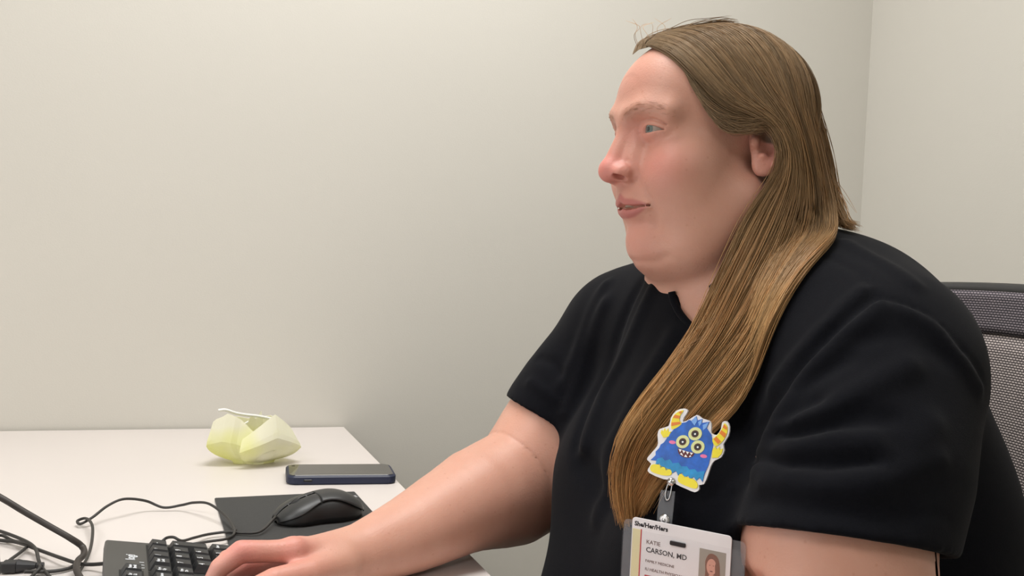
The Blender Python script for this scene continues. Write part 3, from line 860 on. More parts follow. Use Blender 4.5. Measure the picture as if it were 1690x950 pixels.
# neck down into the chest
body.add(chain([H(-.015, 0, -.07), H(-.034, 0, -.14), H(-.055, 0, -.22)], [.057, .060, .075]), .018)
# eye sockets
for s in (-1, 1):
    body.cut(hell((.108, s * .031, .0125), (.019, .0185, .0105)), .016)
# nose
body.add(hchain([(.0955, 0, .018), (.104, 0, .002), (.1125, 0, -.020)], [.0075, .0075, .0088]), .012)
for s in (-1, 1):
    body.add(hchain([(.090, s * .011, .006), (.098, s * .0130, -.020)], [.006, .0075]), .014)
body.add(hell((.1130, 0, -.0255), (.0115, .0112, .0105)), .007)
for s in (-1, 1):
    body.add(hell((.1035, s * .0140, -.0270), (.0135, .0078, .0080)), .0065)
def tolocal(p): return np.array([O[0] - p[0], O[1] - p[1], p[2] - O[2]])
def surfF(L, U):
    F_ = .14
    for _ in range(80):
        d_ = float(body.ev(H(F_, L, U)[None])[0])
        if d_ < .0002: break
        F_ -= d_ * .8
    return F_
def face_path(pix, mid=None):
    """points on the near side of the face where a pixel's ray meets it; mid = height of a point on the midline put first"""
    out = [tolocal(body.hit(*q)) for q in pix]
    if mid is not None: out.insert(0, np.array([surfF(0, mid), 0, mid]))
    return out
def both(path): return [[H(*q) for q in path], [H(q[0], -q[1], q[2]) for q in path]]
def full(path): return [H(q[0], -q[1], q[2]) for q in path[:0:-1]] + [H(*q) for q in path]
# wings of the nose: crease behind and nostril under
for P_ in both(face_path([(1034, 264), (1042, 272), (1046, 282), (1043, 293)])): body.press(P_, .0020, .0024)
nz = tolocal(body.hit(1019, 293))
for s in (-1, 1):
    body.cut(hell((nz[0] - .0015, s * (nz[1] - .001), nz[2] - .0004), (.0082, .0042, .0042), rotm('Z', s * 20)), .0010)
    body.cut(hell((nz[0] - .003, s * (nz[1] - .003), nz[2] + .003), (.0060, .0034, .0050)), .0010)
# eyelids round the eyeballs, then the almond opening
EYE = (.0802, .0305, .0138)
def lidpt(s, az, el, R):
    a, e = math.radians(az), math.radians(el)
    return (EYE[0] + R * math.cos(e) * math.cos(a), s * (EYE[1] + R * math.cos(e) * math.sin(a)), EYE[2] + R * math.sin(e))
UP = np.radians([[-46, -40, -26, 3, 43, 67, 82, 88], [-9, -6, 9, 15, 9, 0, -5, -8]]); LOW = np.radians([[-46, -40, -30, 14, 48, 72, 82, 88], [-9, -9.5, -14, -17, -12.5, -7.5, -6.5, -8]])
def eye_slit(s):
    c = H(EYE[0], s * EYE[1], EYE[2]).astype(np.float32)
    def f(p):
        q = p - c; R_ = np.sqrt((q * q).sum(-1)) + 1e-9
        az = np.arctan2(-s * q[..., 1], -q[..., 0]); el = np.arcsin(np.clip(q[..., 2] / R_, -1, 1))
        u = np.interp(az, UP[0], UP[1]); l = np.interp(az, LOW[0], LOW[1])
        d_ = np.maximum((el - u) * R_, (l - el) * R_)
        return np.maximum(np.maximum(d_, R_ - np.where(az < -.5, .0205, .027)), .0106 - R_).astype(np.float32)
    return f, c - .028, c + .028
for s in (-1, 1):
    body.add(hell((EYE[0], s * EYE[1], EYE[2]), (.0140, .0146, .0138)), .006)
    # upper-lid fold
    body.press([H(*lidpt(s, a, e, R_)) for a, e, R_ in ((-30, 14, .0172), (-20, 29, .0155), (10, 37, .0148), (40, 33, .0148), (66, 22, .0152), (86, 12, .0160))], .0020, .0014)
    body.cut(eye_slit(s), .0008)
    # lid bag below
    body.press([H(*lidpt(s, a, e, .0165)) for a, e in ((-25, -50), (5, -54), (32, -45), (55, -30))], .0009, .0030)
# mouth
ul = face_path([(1030, 334), (1044, 334), (1058, 336), (1069, 338)], -.0495)
ll = face_path([(1033, 353), (1044, 351), (1056, 346), (1068, 340)], -.0640)
ml = face_path([(1031, 342), (1045, 341), (1056, 339), (1067, 338)], -.0568)
body.press(full(ul), -.0012, .0034)
body.press(full(ll), -.0013, .0042)
ml_s = face_path([(1031, 342), (1045, 341), (1056, 339), (1067, 338)], -.0568)
ml_s[0][0] = surfF(0, -.0568)
for dF in (.0005, -.0025, -.0055):
    body.cut(chain([q + np.array([-dF, 0, 0]) for q in full(ml_s)], [.0009, .0012, .0016, .0023, .0027, .0023, .0016, .0012, .0009]), .0009)
body.press(full(face_path([(1046, 374), (1060, 372)], -.0785)), .0012, .0070)
for P_ in both(face_path([(1050, 300), (1066, 318), (1080, 338), (1084, 356), (1082, 376)])): body.press(P_, .0013, .0050)
body.press(full(face_path([(1062, 432), (1082, 432), (1100, 424)], -.109)), .0011, .0045)
# ears
for s in (-1, 1):
    ec = np.array([-.009, s * .0785, .0075])
    def ep(a, b, out):          # ear-plane point: a forward, b up, out = outwards, turned so the rim stands off the head
        ca, sa = math.cos(math.radians(26)), math.sin(math.radians(26))
        return (ec[0] + a * ca + out * sa, ec[1] + s * (-a * sa + out * ca), ec[2] + b)
    body.add(ell(H(*ec), (.0185, .0046, .0285), rotm('Z', s * 26)), .005)
    body.add(ell(H(*ep(.004, -.023, .0)), (.0105, .0048, .0105), rotm('Z', s * 26)), .006)
    ring = [ep(.0165 * math.cos(t) - .001, .0255 * math.sin(t) + .002, .0042) for t in np.linspace(math.radians(35), math.radians(255), 16)]
    body.add(hchain(ring, np.linspace(.0036, .0030, 16)), .0020)
    body.cut(ell(H(*ep(.0025, -.005, .0064)), (.0098, .0080, .0125), rotm('Z', s * 26)), .0025)
    body.cut(hchain([ep(.004, .0165, .0070), ep(-.006, .015, .0070), ep(-.0120, .003, .0068), ep(-.0100, -.012, .0066)], .0022), .003)
    body.add(hell(ep(.0140, -.003, .0035), (.0042, .0034, .0060)), .003)
    body.add(hell(ep(.006, -.0160, .0045), (.0046, .0028, .0036)), .003)

# torso under the clothes
torso_prims = [
    (chain([B(.515, -.150, .975), B(.555, 0, .995), B(.575, .150, .985)], [.062, .07, .066]), .05),
    (chain([B(.535, 0, 1.035), B(.57, .10, 1.012), B(.575, .17, .985)], [.050, .055, .06]), .04),
    (chain([B(.535, 0, 1.035), B(.520, -.10, 1.010), B(.505, -.17, .985)], [.050, .050, .057]), .04),
    (ell(B(.625, .02, 1.01), (.075, .13, .075)), .05),
    (ell(B(.590, 0, .86), (.155, .190, .215)), .06),
    (ell(B(.640, .06, .80), (.125, .165, .18)), .05),
    (ell(B(.480, .088, .815), (.095, .105, .105)), .05),
    (ell(B(.492, -.080, .820), (.093, .100, .100)), .05),
    (ell(B(.555, 0, .655), (.200, .210, .185)), .06),
]
for p, k in torso_prims: body.add(p, k)
# arms: right arm (far) reaches to the number pad
R_SH = B(.505, -.190, .962); R_EL = np.array([.398, .988, .792]); R_WR = np.array([.178, .872, .762])
body.add(schain([R_SH, (R_SH + R_EL) / 2 + np.array([-.012, .006, 0]), R_EL, R_EL + .35 * (R_WR - R_EL) + np.array([0, 0, .008]), R_EL + .72 * (R_WR - R_EL), R_WR, R_WR + .12 * (R_WR - R_EL)],
               [.066, .0615, .0585, .0530, .040, .0285, .025]), .02)
body.add(chain([R_SH + .7 * (R_EL - R_SH) + np.array([-.020, 0, 0]), R_EL + .28 * (R_WR - R_EL) + np.array([0, 0, .014])], [.044, .042]), .03)
body.press([R_EL + np.array(q) for q in ((-.062, -.05, .045), (-.050, -.06, .02), (-.04, -.06, -.01), (-.03, -.05, -.03))], .0011, .006)
L_SH = B(.55, .178, .955); L_EL = np.array([.495, .545, .756]); L_WR = np.array([.285, .60, .769]); LC = np.array([.487, .560, .850])
body.add(schain([L_SH, LC, L_EL, L_EL + .35 * (L_WR - L_EL), L_EL + .72 * (L_WR - L_EL), L_WR], [.070, .0700, .062, .050, .036, .0285]), .02)
# right hand
def hand(wr, knuckles, mids, dips, tips, thumb, mid):
    """wr wrist centre; lists from index to little finger; thumb = 4 points"""
    for k in knuckles:
        body.add(chain([wr + (k - wr) * .12, wr + (k - wr) * .6, k], [.0165, .0135, .0112]), .014)
    for k, m_, d_, t_, sc in zip(knuckles, mids, dips, tips, (1, 1.03, .97, .86)):
        body.add(ell(k + np.array([0, 0, .002]), np.array([.012, .0105, .0105]) * sc), .006)
        body.add(chain([k, (k + m_) / 2, m_, d_, t_], np.array([.0110, .0099, .0102, .0088, .0076]) * sc), .004)
    body.add(chain(thumb, [.0185, .0125, .0112, .0088]), .008)
A = np.array
mcp = [A([.1125, .834, .7760]), A([.110, .855, .7630]), A([.115, .875, .7610]), A([.125, .893, .7590])]
pip = [A([.0665, .8285, .7800]), A([.076, .853, .7600]), A([.078, .876, .7610]), A([.088, .897, .7600])]
dip = [A([.0490, .8255, .7680]), A([.062, .853, .7540]), A([.062, .877, .7560]), A([.068, .899, .7565])]
tip = [A([.0430, .8240, .7570]), A([.057, .853, .7510]), A([.055, .878, .7520]), A([.058, .901, .7530])]
for q in (mcp, pip, dip, tip):
    for v in q: v[2] += .0055
thumb = [A([.158, .846, .762]), A([.126, .818, .766]), A([.0930, .804, .766]), A([.070, .801, .759])]
hand(R_WR, mcp, pip, dip, tip, thumb, None)
# left hand, over the letter keys below the frame
sh = L_WR - R_WR
def mir(v): return A([v[0] + .107, 2 * R_WR[1] - v[1] + sh[1], v[2] - .013])
hand(L_WR, [mir(v) for v in mcp], [mir(v) for v in pip], [mir(v) for v in dip], [mir(v) for v in tip], [mir(v) for v in thumb], None)

# ------------------------------------------------------------------ the shirt
shirt = Sculpt()
def grow(prim, e):
    f, lo, hi = prim; return (lambda p: f(p) - e), lo - e, hi + e
for p, k in torso_prims: shirt.add(grow(p, .009), k)
shirt.add(chain([B(.545, 0, .975), B(.515, .0, .91)], [.05, .065]), .05)
def clip(prim, pt, nrm):
    f, lo, hi = prim; pt = np.array(pt, np.float32); n = np.array(nrm, np.float32); n /= np.linalg.norm(n)
    return (lambda p: np.maximum(f(p), (p - pt) @ n)), lo, hi
# far (right) sleeve
RC = R_SH + .56 * (R_EL - R_SH) + np.array([-.011, .006, 0]); rdir = (R_EL - R_SH) / np.linalg.norm(R_EL - R_SH)
r_n = rdir + np.array([.12, 0, 0]); r_n /= np.linalg.norm(r_n)
r_sl = [R_SH, (R_SH + R_EL) / 2 + np.array([-.012, .006, 0]), R_EL]
shirt.add(clip(schain(r_sl, [.074, .0695, .0670]), RC, r_n), .022)
# near (left) sleeve
ldir = LC - L_SH
l_n = np.array([-.21, -.24, -1]); l_n /= np.linalg.norm(l_n)
l_sl = [L_SH + np.array([.006, 0, .004]), (L_SH + LC) / 2 + np.array([.0, -.010, 0]), LC + ldir * .45]
shirt.add(clip(chain(l_sl, [.083, .081, .0780]), LC, l_n), .020)

base_hits = Sculpt(); base_hits.ops = list(shirt.ops)
def crease(pts, amp, sig):
    P_ = [h for h in (base_hits.hit(*q) for q in pts) if h is not None]
    if len(P_) > 1: shirt.press(P_, amp, sig)
# folds seen in the photograph: swellings and creases
for pts, amp, sig in (
    ([(1035, 425), (1000, 500), (965, 590), (935, 680)], -.005, .010), ([(1078, 478), (1042, 560), (1002, 640), (965, 740)], -.0045, .010),
    ([(1000, 470), (960, 560), (925, 640)], -.004, .009), ([(1055, 470), (1018, 560), (980, 650), (950, 740)], .0035, .008),
    ([(1110, 560), (1060, 640), (1010, 740), (990, 850)], -.004, .014),
    ([(1440, 492), (1395, 530), (1340, 585), (1290, 645), (1255, 700), (1240, 745)], .006, .007),
    ([(1440, 492), (1480, 498), (1530, 520), (1580, 570), (1620, 625), (1650, 690)], .0028, .0035),
    ([(1452, 508), (1400, 548), (1345, 602), (1300, 660), (1270, 715)], -.006, .010),
    ([(1425, 478), (1370, 530), (1320, 580), (1275, 640)], -.003, .008),
    ([(1490, 512), (1540, 535), (1580, 585), (1615, 640)], -.003, .008),
    ([(1250, 735), (1310, 735), (1370, 722), (1440, 726)], -.0055, .010), ([(1245, 775), (1300, 792), (1370, 800), (1440, 790)], -.006, .011),
    ([(1250, 757), (1300, 764), (1370, 764), (1440, 762)], .0045, .008), ([(1290, 705), (1360, 680), (1430, 640), (1500, 605)], -.005, .012),
    ([(1280, 722), (1350, 705), (1420, 680)], .004, .009), ([(1265, 690), (1320, 640), (1400, 590)], .003, .010),
    ([(1250, 820), (1330, 830), (1420, 845), (1500, 850)], .0025, .010), ([(1540, 700), (1500, 760), (1440, 800)], -.003, .014),
    ([(1395, 400), (1450, 430), (1510, 470)], -.003, .008), ([(1370, 425), (1420, 450), (1445, 490)], .0018, .003),
    ([(1180, 660), (1230, 700), (1240, 780)], .004, .012), ([(960, 760), (1000, 820), (1060, 860), (1130, 870)], .005, .016),
    ([(1245, 738), (1300, 690), (1350, 660)], .004, .008), ([(1244, 742), (1320, 715), (1400, 700), (1470, 690)], .0035, .009), ([(1246, 748), (1300, 752), (1380, 742), (1460, 745)], -.003, .008),
    ([(1260, 800), (1330, 815), (1400, 812), (1480, 790), (1550, 760)], -.0035, .010), ([(1420, 560), (1500, 550), (1560, 590)], .002, .012),
    ([(890, 590), (915, 600), (930, 620)], .003, .006), ([(875, 630), (900, 645), (918, 660)], -.003, .007)):
    crease(pts, amp * 1.45, sig * .8)
# stitched hems: a fine line just above each cuff
def ring_line(C_, n_, axis_c, R_, back, amp=.0012, sig=.0016):
    t1 = np.cross(n_, [0, 1, .3]); t1 /= np.linalg.norm(t1); t2 = np.cross(n_, t1)
    shirt.press([C_ - n_ * back + R_ * (math.cos(a) * t1 + math.sin(a) * t2) for a in np.linspace(0, 2 * math.pi, 33)], amp, sig)
ring_line(LC, l_n, None, .0815, .024, .0022, .0028)
ring_line(RC, r_n, None, .074, .020, .0018, .0026)
# neckline: the neck passes through, open in a shallow V at the throat
shirt.cut(chain([H(-.020, 0, -.05), H(-.036, 0, -.105)], [.070, .064]), .005)
c1, c2, c3 = body.hit(1143, 486), body.hit(1143, 506), body.hit(1150, 524)
shirt.cut(chain([c1, c2, c3], [.017, .0145, .009]), .004)
# sleeve openings round the arms
for C_, n_, arm in ((RC, r_n, schain([R_SH, (R_SH + R_EL) / 2 + np.array([-.012, .006, 0]), R_EL], [.066, .0625, .0600])), (LC, l_n, schain([L_SH, LC, L_EL], [.072, .0720, .066]))):
    shirt.cut(clip(arm, C_ - n_ * .022, -n_), .003)
# trim to the hips
def box_prim(lo, hi):
    lo = np.array(lo, np.float32); hi = np.array(hi, np.float32); c = (lo + hi) / 2; e = (hi - lo) / 2
    def f(p):
        q = np.abs(p - c) - e; return np.sqrt((np.maximum(q, 0) ** 2).sum(-1)) + np.minimum(q.max(-1), 0)
    return f, lo, hi
shirt.cut(box_prim((0, 0, .2), (1.4, 1.6, .545)), .004)

# ------------------------------------------------------------------ mesh the person
person = tag(empty('person', (.60, YC, 0)), 'seated person with long brown hair in a black short-sleeved shirt, hand on the keyboard', 'person')
bpy.context.view_layer.update()
def sculpt_parts(sc, boxes):
    Vs, Fs, n = [], [], 0
    for lo, hi, h, sm in boxes:
        V, F = surface_nets(*sc.grid(lo, hi, h), smooth=sm)
        Vs.append(V); Fs.append(F + n); n += len(V)
    return np.concatenate(Vs), np.concatenate(Fs)
hb = (H(.135, .110, -.245), H(-.115, -.110, .14))
V, F = sculpt_parts(body, [
    (np.minimum(*hb), np.maximum(*hb), .00125, 1),                       # head and neck, down inside the collar
    ((.0, .775, .72), (.52, 1.085, .925), .0019, 1),                      # right arm and hand
    ((.0, .47, .69), (.52, .775, .925), .0032, 1),                         # left arm and hand
    ((.52, .47, .60), (.82, 1.085, .925), .008, 1),                        # back
])
bme = fast_mesh('body', V, F, 'skin')
def smooth01(x, a, b): t = np.clip((x - a) / (b - a), 0, 1); return t * t * (3 - 2 * t)
loc = np.stack([O[0] - V[:, 0], O[1] - V[:, 1], V[:, 2] - O[2]], 1)
red = np.zeros(len(V)); lip = np.zeros(len(V)); scalp = np.zeros(len(V))
def blob(c, r): return np.exp(-(((loc - np.array(c)) / np.array(r)) ** 2).sum(1))
red += .85 * blob((.118, 0, -.024), (.022, .022, .022)) + .35 * blob((.09, 0, -.085), (.03, .03, .03))
for s in (-1, 1):
    red += .55 * blob((.085, s * .045, -.02), (.03, .026, .024)) + .55 * blob((-.01, s * .085, 0), (.02, .02, .035)) + .35 * blob((.095, s * .02, .012), (.02, .022, .012))
red += .25 * blob((.09, 0, .06), (.04, .05, .03))
for q in list(mcp) + list(pip) + [mir(v) for v in mcp] + [mir(v) for v in pip]:
    red += .5 * np.exp(-(((V - q) / .014) ** 2).sum(1))
red += .30 * smooth01(-V[:, 0], -.17, -.10) * (loc[:, 2] < -.2)
Vf = V.astype(np.float32)
lipd = np.minimum(chain(full(ul), [.0012, .0026, .0034, .0040, .0042, .0040, .0034, .0026, .0012])[0](Vf), chain(full(ll), [.0010, .0028, .0042, .0050, .0052, .0050, .0042, .0028, .0010])[0](Vf))
lip = 1 - smooth01(lipd, -.0012, .0014)
brow = np.zeros(len(V))
for s in (-1, 1):
    bp_ = chain([H(.1045, s * .012, .0275), H(.1015, s * .024, .0315), H(.089, s * .041, .0320), H(.078, s * .049, .0275)], 0)[0](Vf)
    brow = np.maximum(brow, np.exp(-(bp_ / .0042) ** 2))
Fb = np.interp(loc[:, 2], [-.075, -.06, 0, .006, .015, .03, .05, .07, .085, .10, .112], [-.05, -.034, -.030, .0, .013, .022, .034, .050, .064, .078, .090])
scalp = smooth01(Fb - loc[:, 0], -.002, .008) * smooth01(loc[:, 2], -.08, -.065) * (np.abs(loc[:, 1]) < .081)
ca = bme.color_attributes.new('pigment', 'FLOAT_COLOR', 'POINT')
ca.data.foreach_set('color', np.stack([np.clip(red, 0, 1), np.clip(lip, 0, 1), np.clip(scalp, 0, 1), np.clip(brow, 0, 1)], 1).astype(np.float32).ravel())
rel(link('body', bme), person)

V, F = sculpt_parts(shirt, [((.28, .43, .53), (.84, 1.13, 1.12), .0030, 4)])
sme = fast_mesh('shirt', V, F, 'shirt_cotton')
so = rel(link('shirt', sme), person); so['label'] = 'black cotton short-sleeved shirt'

band = [body.hit(*q) for q in ((1112, 480), (1116, 498), (1129, 522), (1149, 540), (1170, 524), (1184, 500))]
band = [q + body.grad(q[None])[0] * .0030 for q in band]
o = tube('collar', [q - np.array(so.matrix_world.translation) for q in band], .0036, 'shirt_cotton', None, n=8, sides=8); rel(o, so)

trous = Sculpt()
trous.add(ell(B(.61, 0, .575), (.19, .215, .12)), .02)
for s in (-1, 1):
    trous.add(chain([B(.62, s * .10, .555), B(.16, s * .12, .545), B(.13, s * .12, .46), B(.20, s * .12, .09)], [.105, .078, .072, .055]), .03)
trous.cut(box_prim((-.2, 0, -.1), (1.2, 1.6, .07)), .003)
V, F = sculpt_parts(trous, [((-.02, .40, .05), (.84, 1.17, .72), .008, 1)])
rel(link('trousers', fast_mesh('trousers', V, F, 'trouser_cotton')), person)
for s in (-1, 1):
    shoe = Sculpt()
    c = B(.20, s * .12, 0)
    shoe.add(chain([c + A([.03, 0, .045]), c + A([-.06, 0, .04]), c + A([-.15, 0, .032])], [.042, .040, .030]), .02).add(chain([c + A([.015, 0, .05]), c + A([.01, 0, .10])], [.045, .043]), .02)
    shoe.cut(box_prim(c + A([-.4, -.2, -.2]), c + A([.3, .2, .001])), .004)
    V, F = sculpt_parts(shoe, [(c + A([-.2, -.08, -.01]), c + A([.1, .08, .15]), .005, 1)])
    rel(link('shoe', fast_mesh('shoe', V, F, 'shoe_rubber')), person)

# eyes
def eye(s):
    c = H(EYE[0], s * EYE[1], EYE[2]); r = .0126
    bm = bmesh.new(); bmesh.ops.create_uvsphere(bm, u_segments=32, v_segments=20, radius=r)
    e = bm_obj('eye', bm, 'eye_white', None, True)
    g = Vector((-1, -.14, -.02)).normalized()
    e.matrix_world = Matrix.Translation(c) @ g.to_track_quat('Z', 'Y').to_matrix().to_4x4()
    bpy.context.view_layer.update()
    rel(e, person)
    def cap(name, ang, dr, m):
        V = [(0, 0, r + dr)]; F = []; n = 28
        for k in range(1, 6):
            a = ang * k / 5
            for j in range(n): V.append(((r + dr) * math.sin(a) * math.cos(2 * math.pi * j / n), (r + dr) * math.sin(a) * math.sin(2 * math.pi * j / n), (r + dr) * math.cos(a)))
        for j in range(n): F.append((0, 1 + j, 1 + (j + 1) % n))
        for k in range(4):
            for j in range(n):
                a, b = 1 + k * n + j, 1 + k * n + (j + 1) % n; F.append((a, a + n, b + n, b))
        return mesh_obj(name, V, F, m, e, True)
    cap('iris', .48, .00012, 'eye_iris'); cap('pupil', .20, .00022, 'eye_pupil')
for s in (1, -1): eye(s)
# teeth glimpsed between the lips
arc = [H(.0905 - .5 * (abs(t) / .024) ** 2 * .024, t, -.0560) for t in np.linspace(-.018, .018, 13)]
rel(mesh_obj('teeth', *tube_data(np.array(arc), .0026, 8), 'teeth_enamel', None, True), person)

# ------------------------------------------------------------------ hair
def guides_to_3d(G): return [np.array([atY(px, py, YC - L) for px, py, L in g]) for g in G]
def resample(P, n):
    C = catmull(P, 10); d = np.r_[0, np.cumsum(np.linalg.norm(np.diff(C, axis=0), axis=1))]; d /= d[-1]
    t = np.linspace(0, 1, n); return np.stack([np.interp(t, d, C[:, i]) for i in range(3)], 1)
NP = 40
near = [
 # front edge: from the part over the temple to the ear top, behind the ear, forward over the chest
 [(1064,74,.000),(1100,92,.030),(1150,140,.058),(1205,185,.076),(1258,190,.088),(1291,225,.092),(1288,280,.086),(1236,345,.076),(1200,420,.076),(1166,490,.086),(1134,560,.098),(1085,635,.106),(1035,700,.104),(1008,780,.100),(1024,858,.096)],
 [(1085,55,.000),(1130,85,.034),(1185,140,.064),(1240,178,.084),(1284,202,.094),(1306,262,.092),(1282,330,.088),(1245,405,.088),(1204,480,.098),(1168,555,.108),(1112,630,.112),(1060,705,.110),(1026,780,.104),(1032,852,.098)],
 [(1120,46,.000),(1170,80,.036),(1225,135,.066),(1275,180,.086),(1305,225,.094),(1318,290,.090),(1308,360,.094),(1276,440,.102),(1230,520,.112),(1176,600,.116),(1120,670,.116),(1070,735,.112),(1040,800,.106),(1038,850,.100)],
 [(1160,40,.000),(1215,72,.036),(1268,130,.066),(1302,190,.084),(1325,255,.088),(1336,325,.088),(1330,395,.098),(1294,475,.112),(1240,560,.120),(1180,640,.120),(1120,710,.118),(1072,770,.112),(1048,830,.104)],
 [(1200,37,.000),(1255,68,.034),(1300,125,.060),(1330,195,.074),(1346,270,.080),(1358,345,.088),(1352,415,.106),(1310,495,.120),(1252,580,.126),(1190,665,.124),(1130,735,.120),(1085,795,.112),(1050,848,.104)],
 [(1240,44,.000),(1288,78,.028),(1322,140,.050),(1346,215,.062),(1360,290,.072),(1376,360,.092),(1372,430,.118),(1325,505,.130),(1265,590,.132),(1200,680,.128),(1140,750,.122),(1095,800,.114),(1060,840,.106)],
]
back = [   # over the back of the head, falling behind the shoulder
 [(1240,44,.000),(1290,80,.020),(1328,150,.034),(1350,225,.044),(1366,300,.055),(1388,362,.080),(1402,392,.098)],
 [(1262,52,-.010),(1305,95,.010),(1338,165,.016),(1356,240,.020),(1372,310,.030),(1390,365,.050),(1405,395,.070)],
]
HB = Sculpt(); HB.ops = [o for o in body.ops]
def strands(G3, n, spread, seed, clump=26, taper=.5, wander=.0048):
    r = np.random.default_rng(seed)
    G = np.stack([resample(g, NP) for g in G3])                # guides x points x 3
    ng = len(G); cl_u = np.sort(r.uniform(0, ng - 1, clump)); cl_off = r.normal(0, 1, (clump, 3)); cl_ph = r.uniform(0, 6.28, (clump, 2))
    u = r.uniform(0, ng - 1, n)
    t = np.linspace(0, 1, NP)
    ci = np.abs(u[:, None] - cl_u[None]).argmin(1)
    uc = cl_u[ci]
    # strands draw together towards their clump further down
    uu = u[:, None] + (uc - u)[:, None] * (.75 * smooth01(t, .25, .9))[None]
    i0 = np.clip(np.floor(uu).astype(int), 0, ng - 2); fr = (uu - i0)[..., None]
    j = np.arange(NP)[None].repeat(n, 0)
    # cubic-ish blend between neighbouring guides
    P = G[i0, j] * (1 - fr) + G[np.minimum(i0 + 1, ng - 1), j] * fr
    T = np.gradient(P, axis=1); T /= np.linalg.norm(T, axis=2, keepdims=True) + 1e-9
    side = np.cross(T, A([0, 0, 1.0])); side /= np.linalg.norm(side, axis=2, keepdims=True) + 1e-9
    depth = r.uniform(0, 1, n)
    env = np.minimum(1, t / .12)
    wav = np.sin(2 * np.pi * (t[None] * (1.1 + .5 * cl_ph[ci, :1] / 6.28)) + cl_ph[ci, :1]) * wander
    P = P + side * (wav * (smooth01(t, .3, .8))[None])[..., None]
    P = P + cl_off[ci][:, None] * (.0022 * smooth01(t, .2, .7))[None, :, None]
    jit = r.normal(0, 1, (n, 1, 3)) * (.0012 + spread * smooth01(t, .1, .6) * .5)[None, :, None]
    P = P + jit * env[None, :, None]
    # single-hair waviness
    P = P + (np.sin(2 * np.pi * t[None] * r.uniform(1, 3, (n, 1)) + r.uniform(0, 6.28, (n, 1))) * .0009 * env)[..., None] * r.normal(0, 1, (n, 1, 3))
    ln = 1 - taper * .22 * r.uniform(0, 1, n) ** 2                   # uneven ends
    tt = t[None] * ln[:, None] * (NP - 1); k0 = np.clip(tt.astype(int), 0, NP - 2); f = (tt - k0)[..., None]
    ii = np.arange(n)[:, None]
    P = P[ii, k0] * (1 - f) + P[ii, k0 + 1] * f
    return P, depth, ci
def settle(P, lay, margin=.0012, thick=.007):
    """lift every strand point clear of skin and cloth, layered by depth"""
    sh_ = P.shape; Q = P.reshape(-1, 3)
    want = (margin + thick * lay)[:, None].repeat(sh_[1], 1)
    want = want * np.minimum(1, .35 + np.linspace(0, 1, sh_[1]) / .10)[None]
    want = want.reshape(-1)
    for _ in range(3):
        for S_ in (body, shirt):
            d = S_.near(Q); m = d < want
            if m.any():
                g = S_.near_grad(Q[m]); Q[m] += g * (want[m] - d[m])[:, None]
    P = Q.reshape(sh_)
    # relax kinks along each strand
    for _ in range(3): P[:, 1:-1] = .5 * P[:, 1:-1] + .25 * (P[:, :-2] + P[:, 2:])
    return P
def strand_mesh(P, rad, cols):
    n, m, _ = P.shape
    T = np.gradient(P, axis=1); T /= np.linalg.norm(T, axis=2, keepdims=True) + 1e-9
    N = np.cross(T, A([.3, .2, 1.0])); N /= np.linalg.norm(N, axis=2, keepdims=True) + 1e-9
    Bn = np.cross(T, N)
    tp = np.interp(np.linspace(0, 1, m), [0, .05, .8, 1], [.6, 1, .9, .25])
    V = []
    for a in (0, 2.094, 4.189):
        V.append(P + (N * math.cos(a) + Bn * math.sin(a)) * (rad[:, None] * tp[None])[..., None])
    V = np.stack(V, 2).reshape(-1, 3)                                   # n, m, 3
    base = (np.arange(n)[:, None] * m + np.arange(m - 1)[None]).reshape(-1) * 3
    F = []
    for j in range(3):
        k = (j + 1) % 3; F.append(np.stack([base + j, base + k, base + 3 + k, base + 3 + j], 1))
    F = np.concatenate(F)
    C = cols.repeat(3, axis=1).reshape(-1, 3) if cols.ndim == 3 else cols
    return V, F, C
def colours(n, ci, r, light=1.0, tmax=1.0):
    t = np.linspace(0, tmax, NP)[None, :, None]
    root = np.array(srgb(176, 150, 118)[:3]); mid = np.array(srgb(188, 152, 108)[:3]); end = np.array(srgb(226, 178, 116)[:3])
    c = np.where(t < .45, root + (mid - root) * t / .45, mid + (end - mid) * (t - .45) / .55)
    cv = np.random.default_rng(3).uniform(.80, 1.18, 200)[ci][:, None, None]
    sv = r.uniform(.84, 1.18, (n, 1, 1))
    pale = (r.uniform(0, 1, (n, 1, 1)) > .93) * .35
    return np.clip(c * cv * sv * light * (1 + pale), 0, 1)
HV, HF, HC, off = [], [], [], 0
def emit(P, ci, seed, rad=.00034, light=1.0, tmax=1.0):
    global off
    r = np.random.default_rng(seed); n = len(P)
    V, F, C = strand_mesh(P, rad * r.uniform(.7, 1.25, n), colours(n, ci, r, light, tmax))
    HV.append(V); HF.append(F + off); HC.append(C); off += len(V)
G3 = guides_to_3d(near)
P, dep, ci = strands(G3, 5200, .0030, 11); emit(settle(P, dep), ci, 1)
P, dep, ci = strands(guides_to_3d(back), 500, .0035, 12, clump=10); emit(settle(P, dep, thick=.008), ci, 2, tmax=.5)
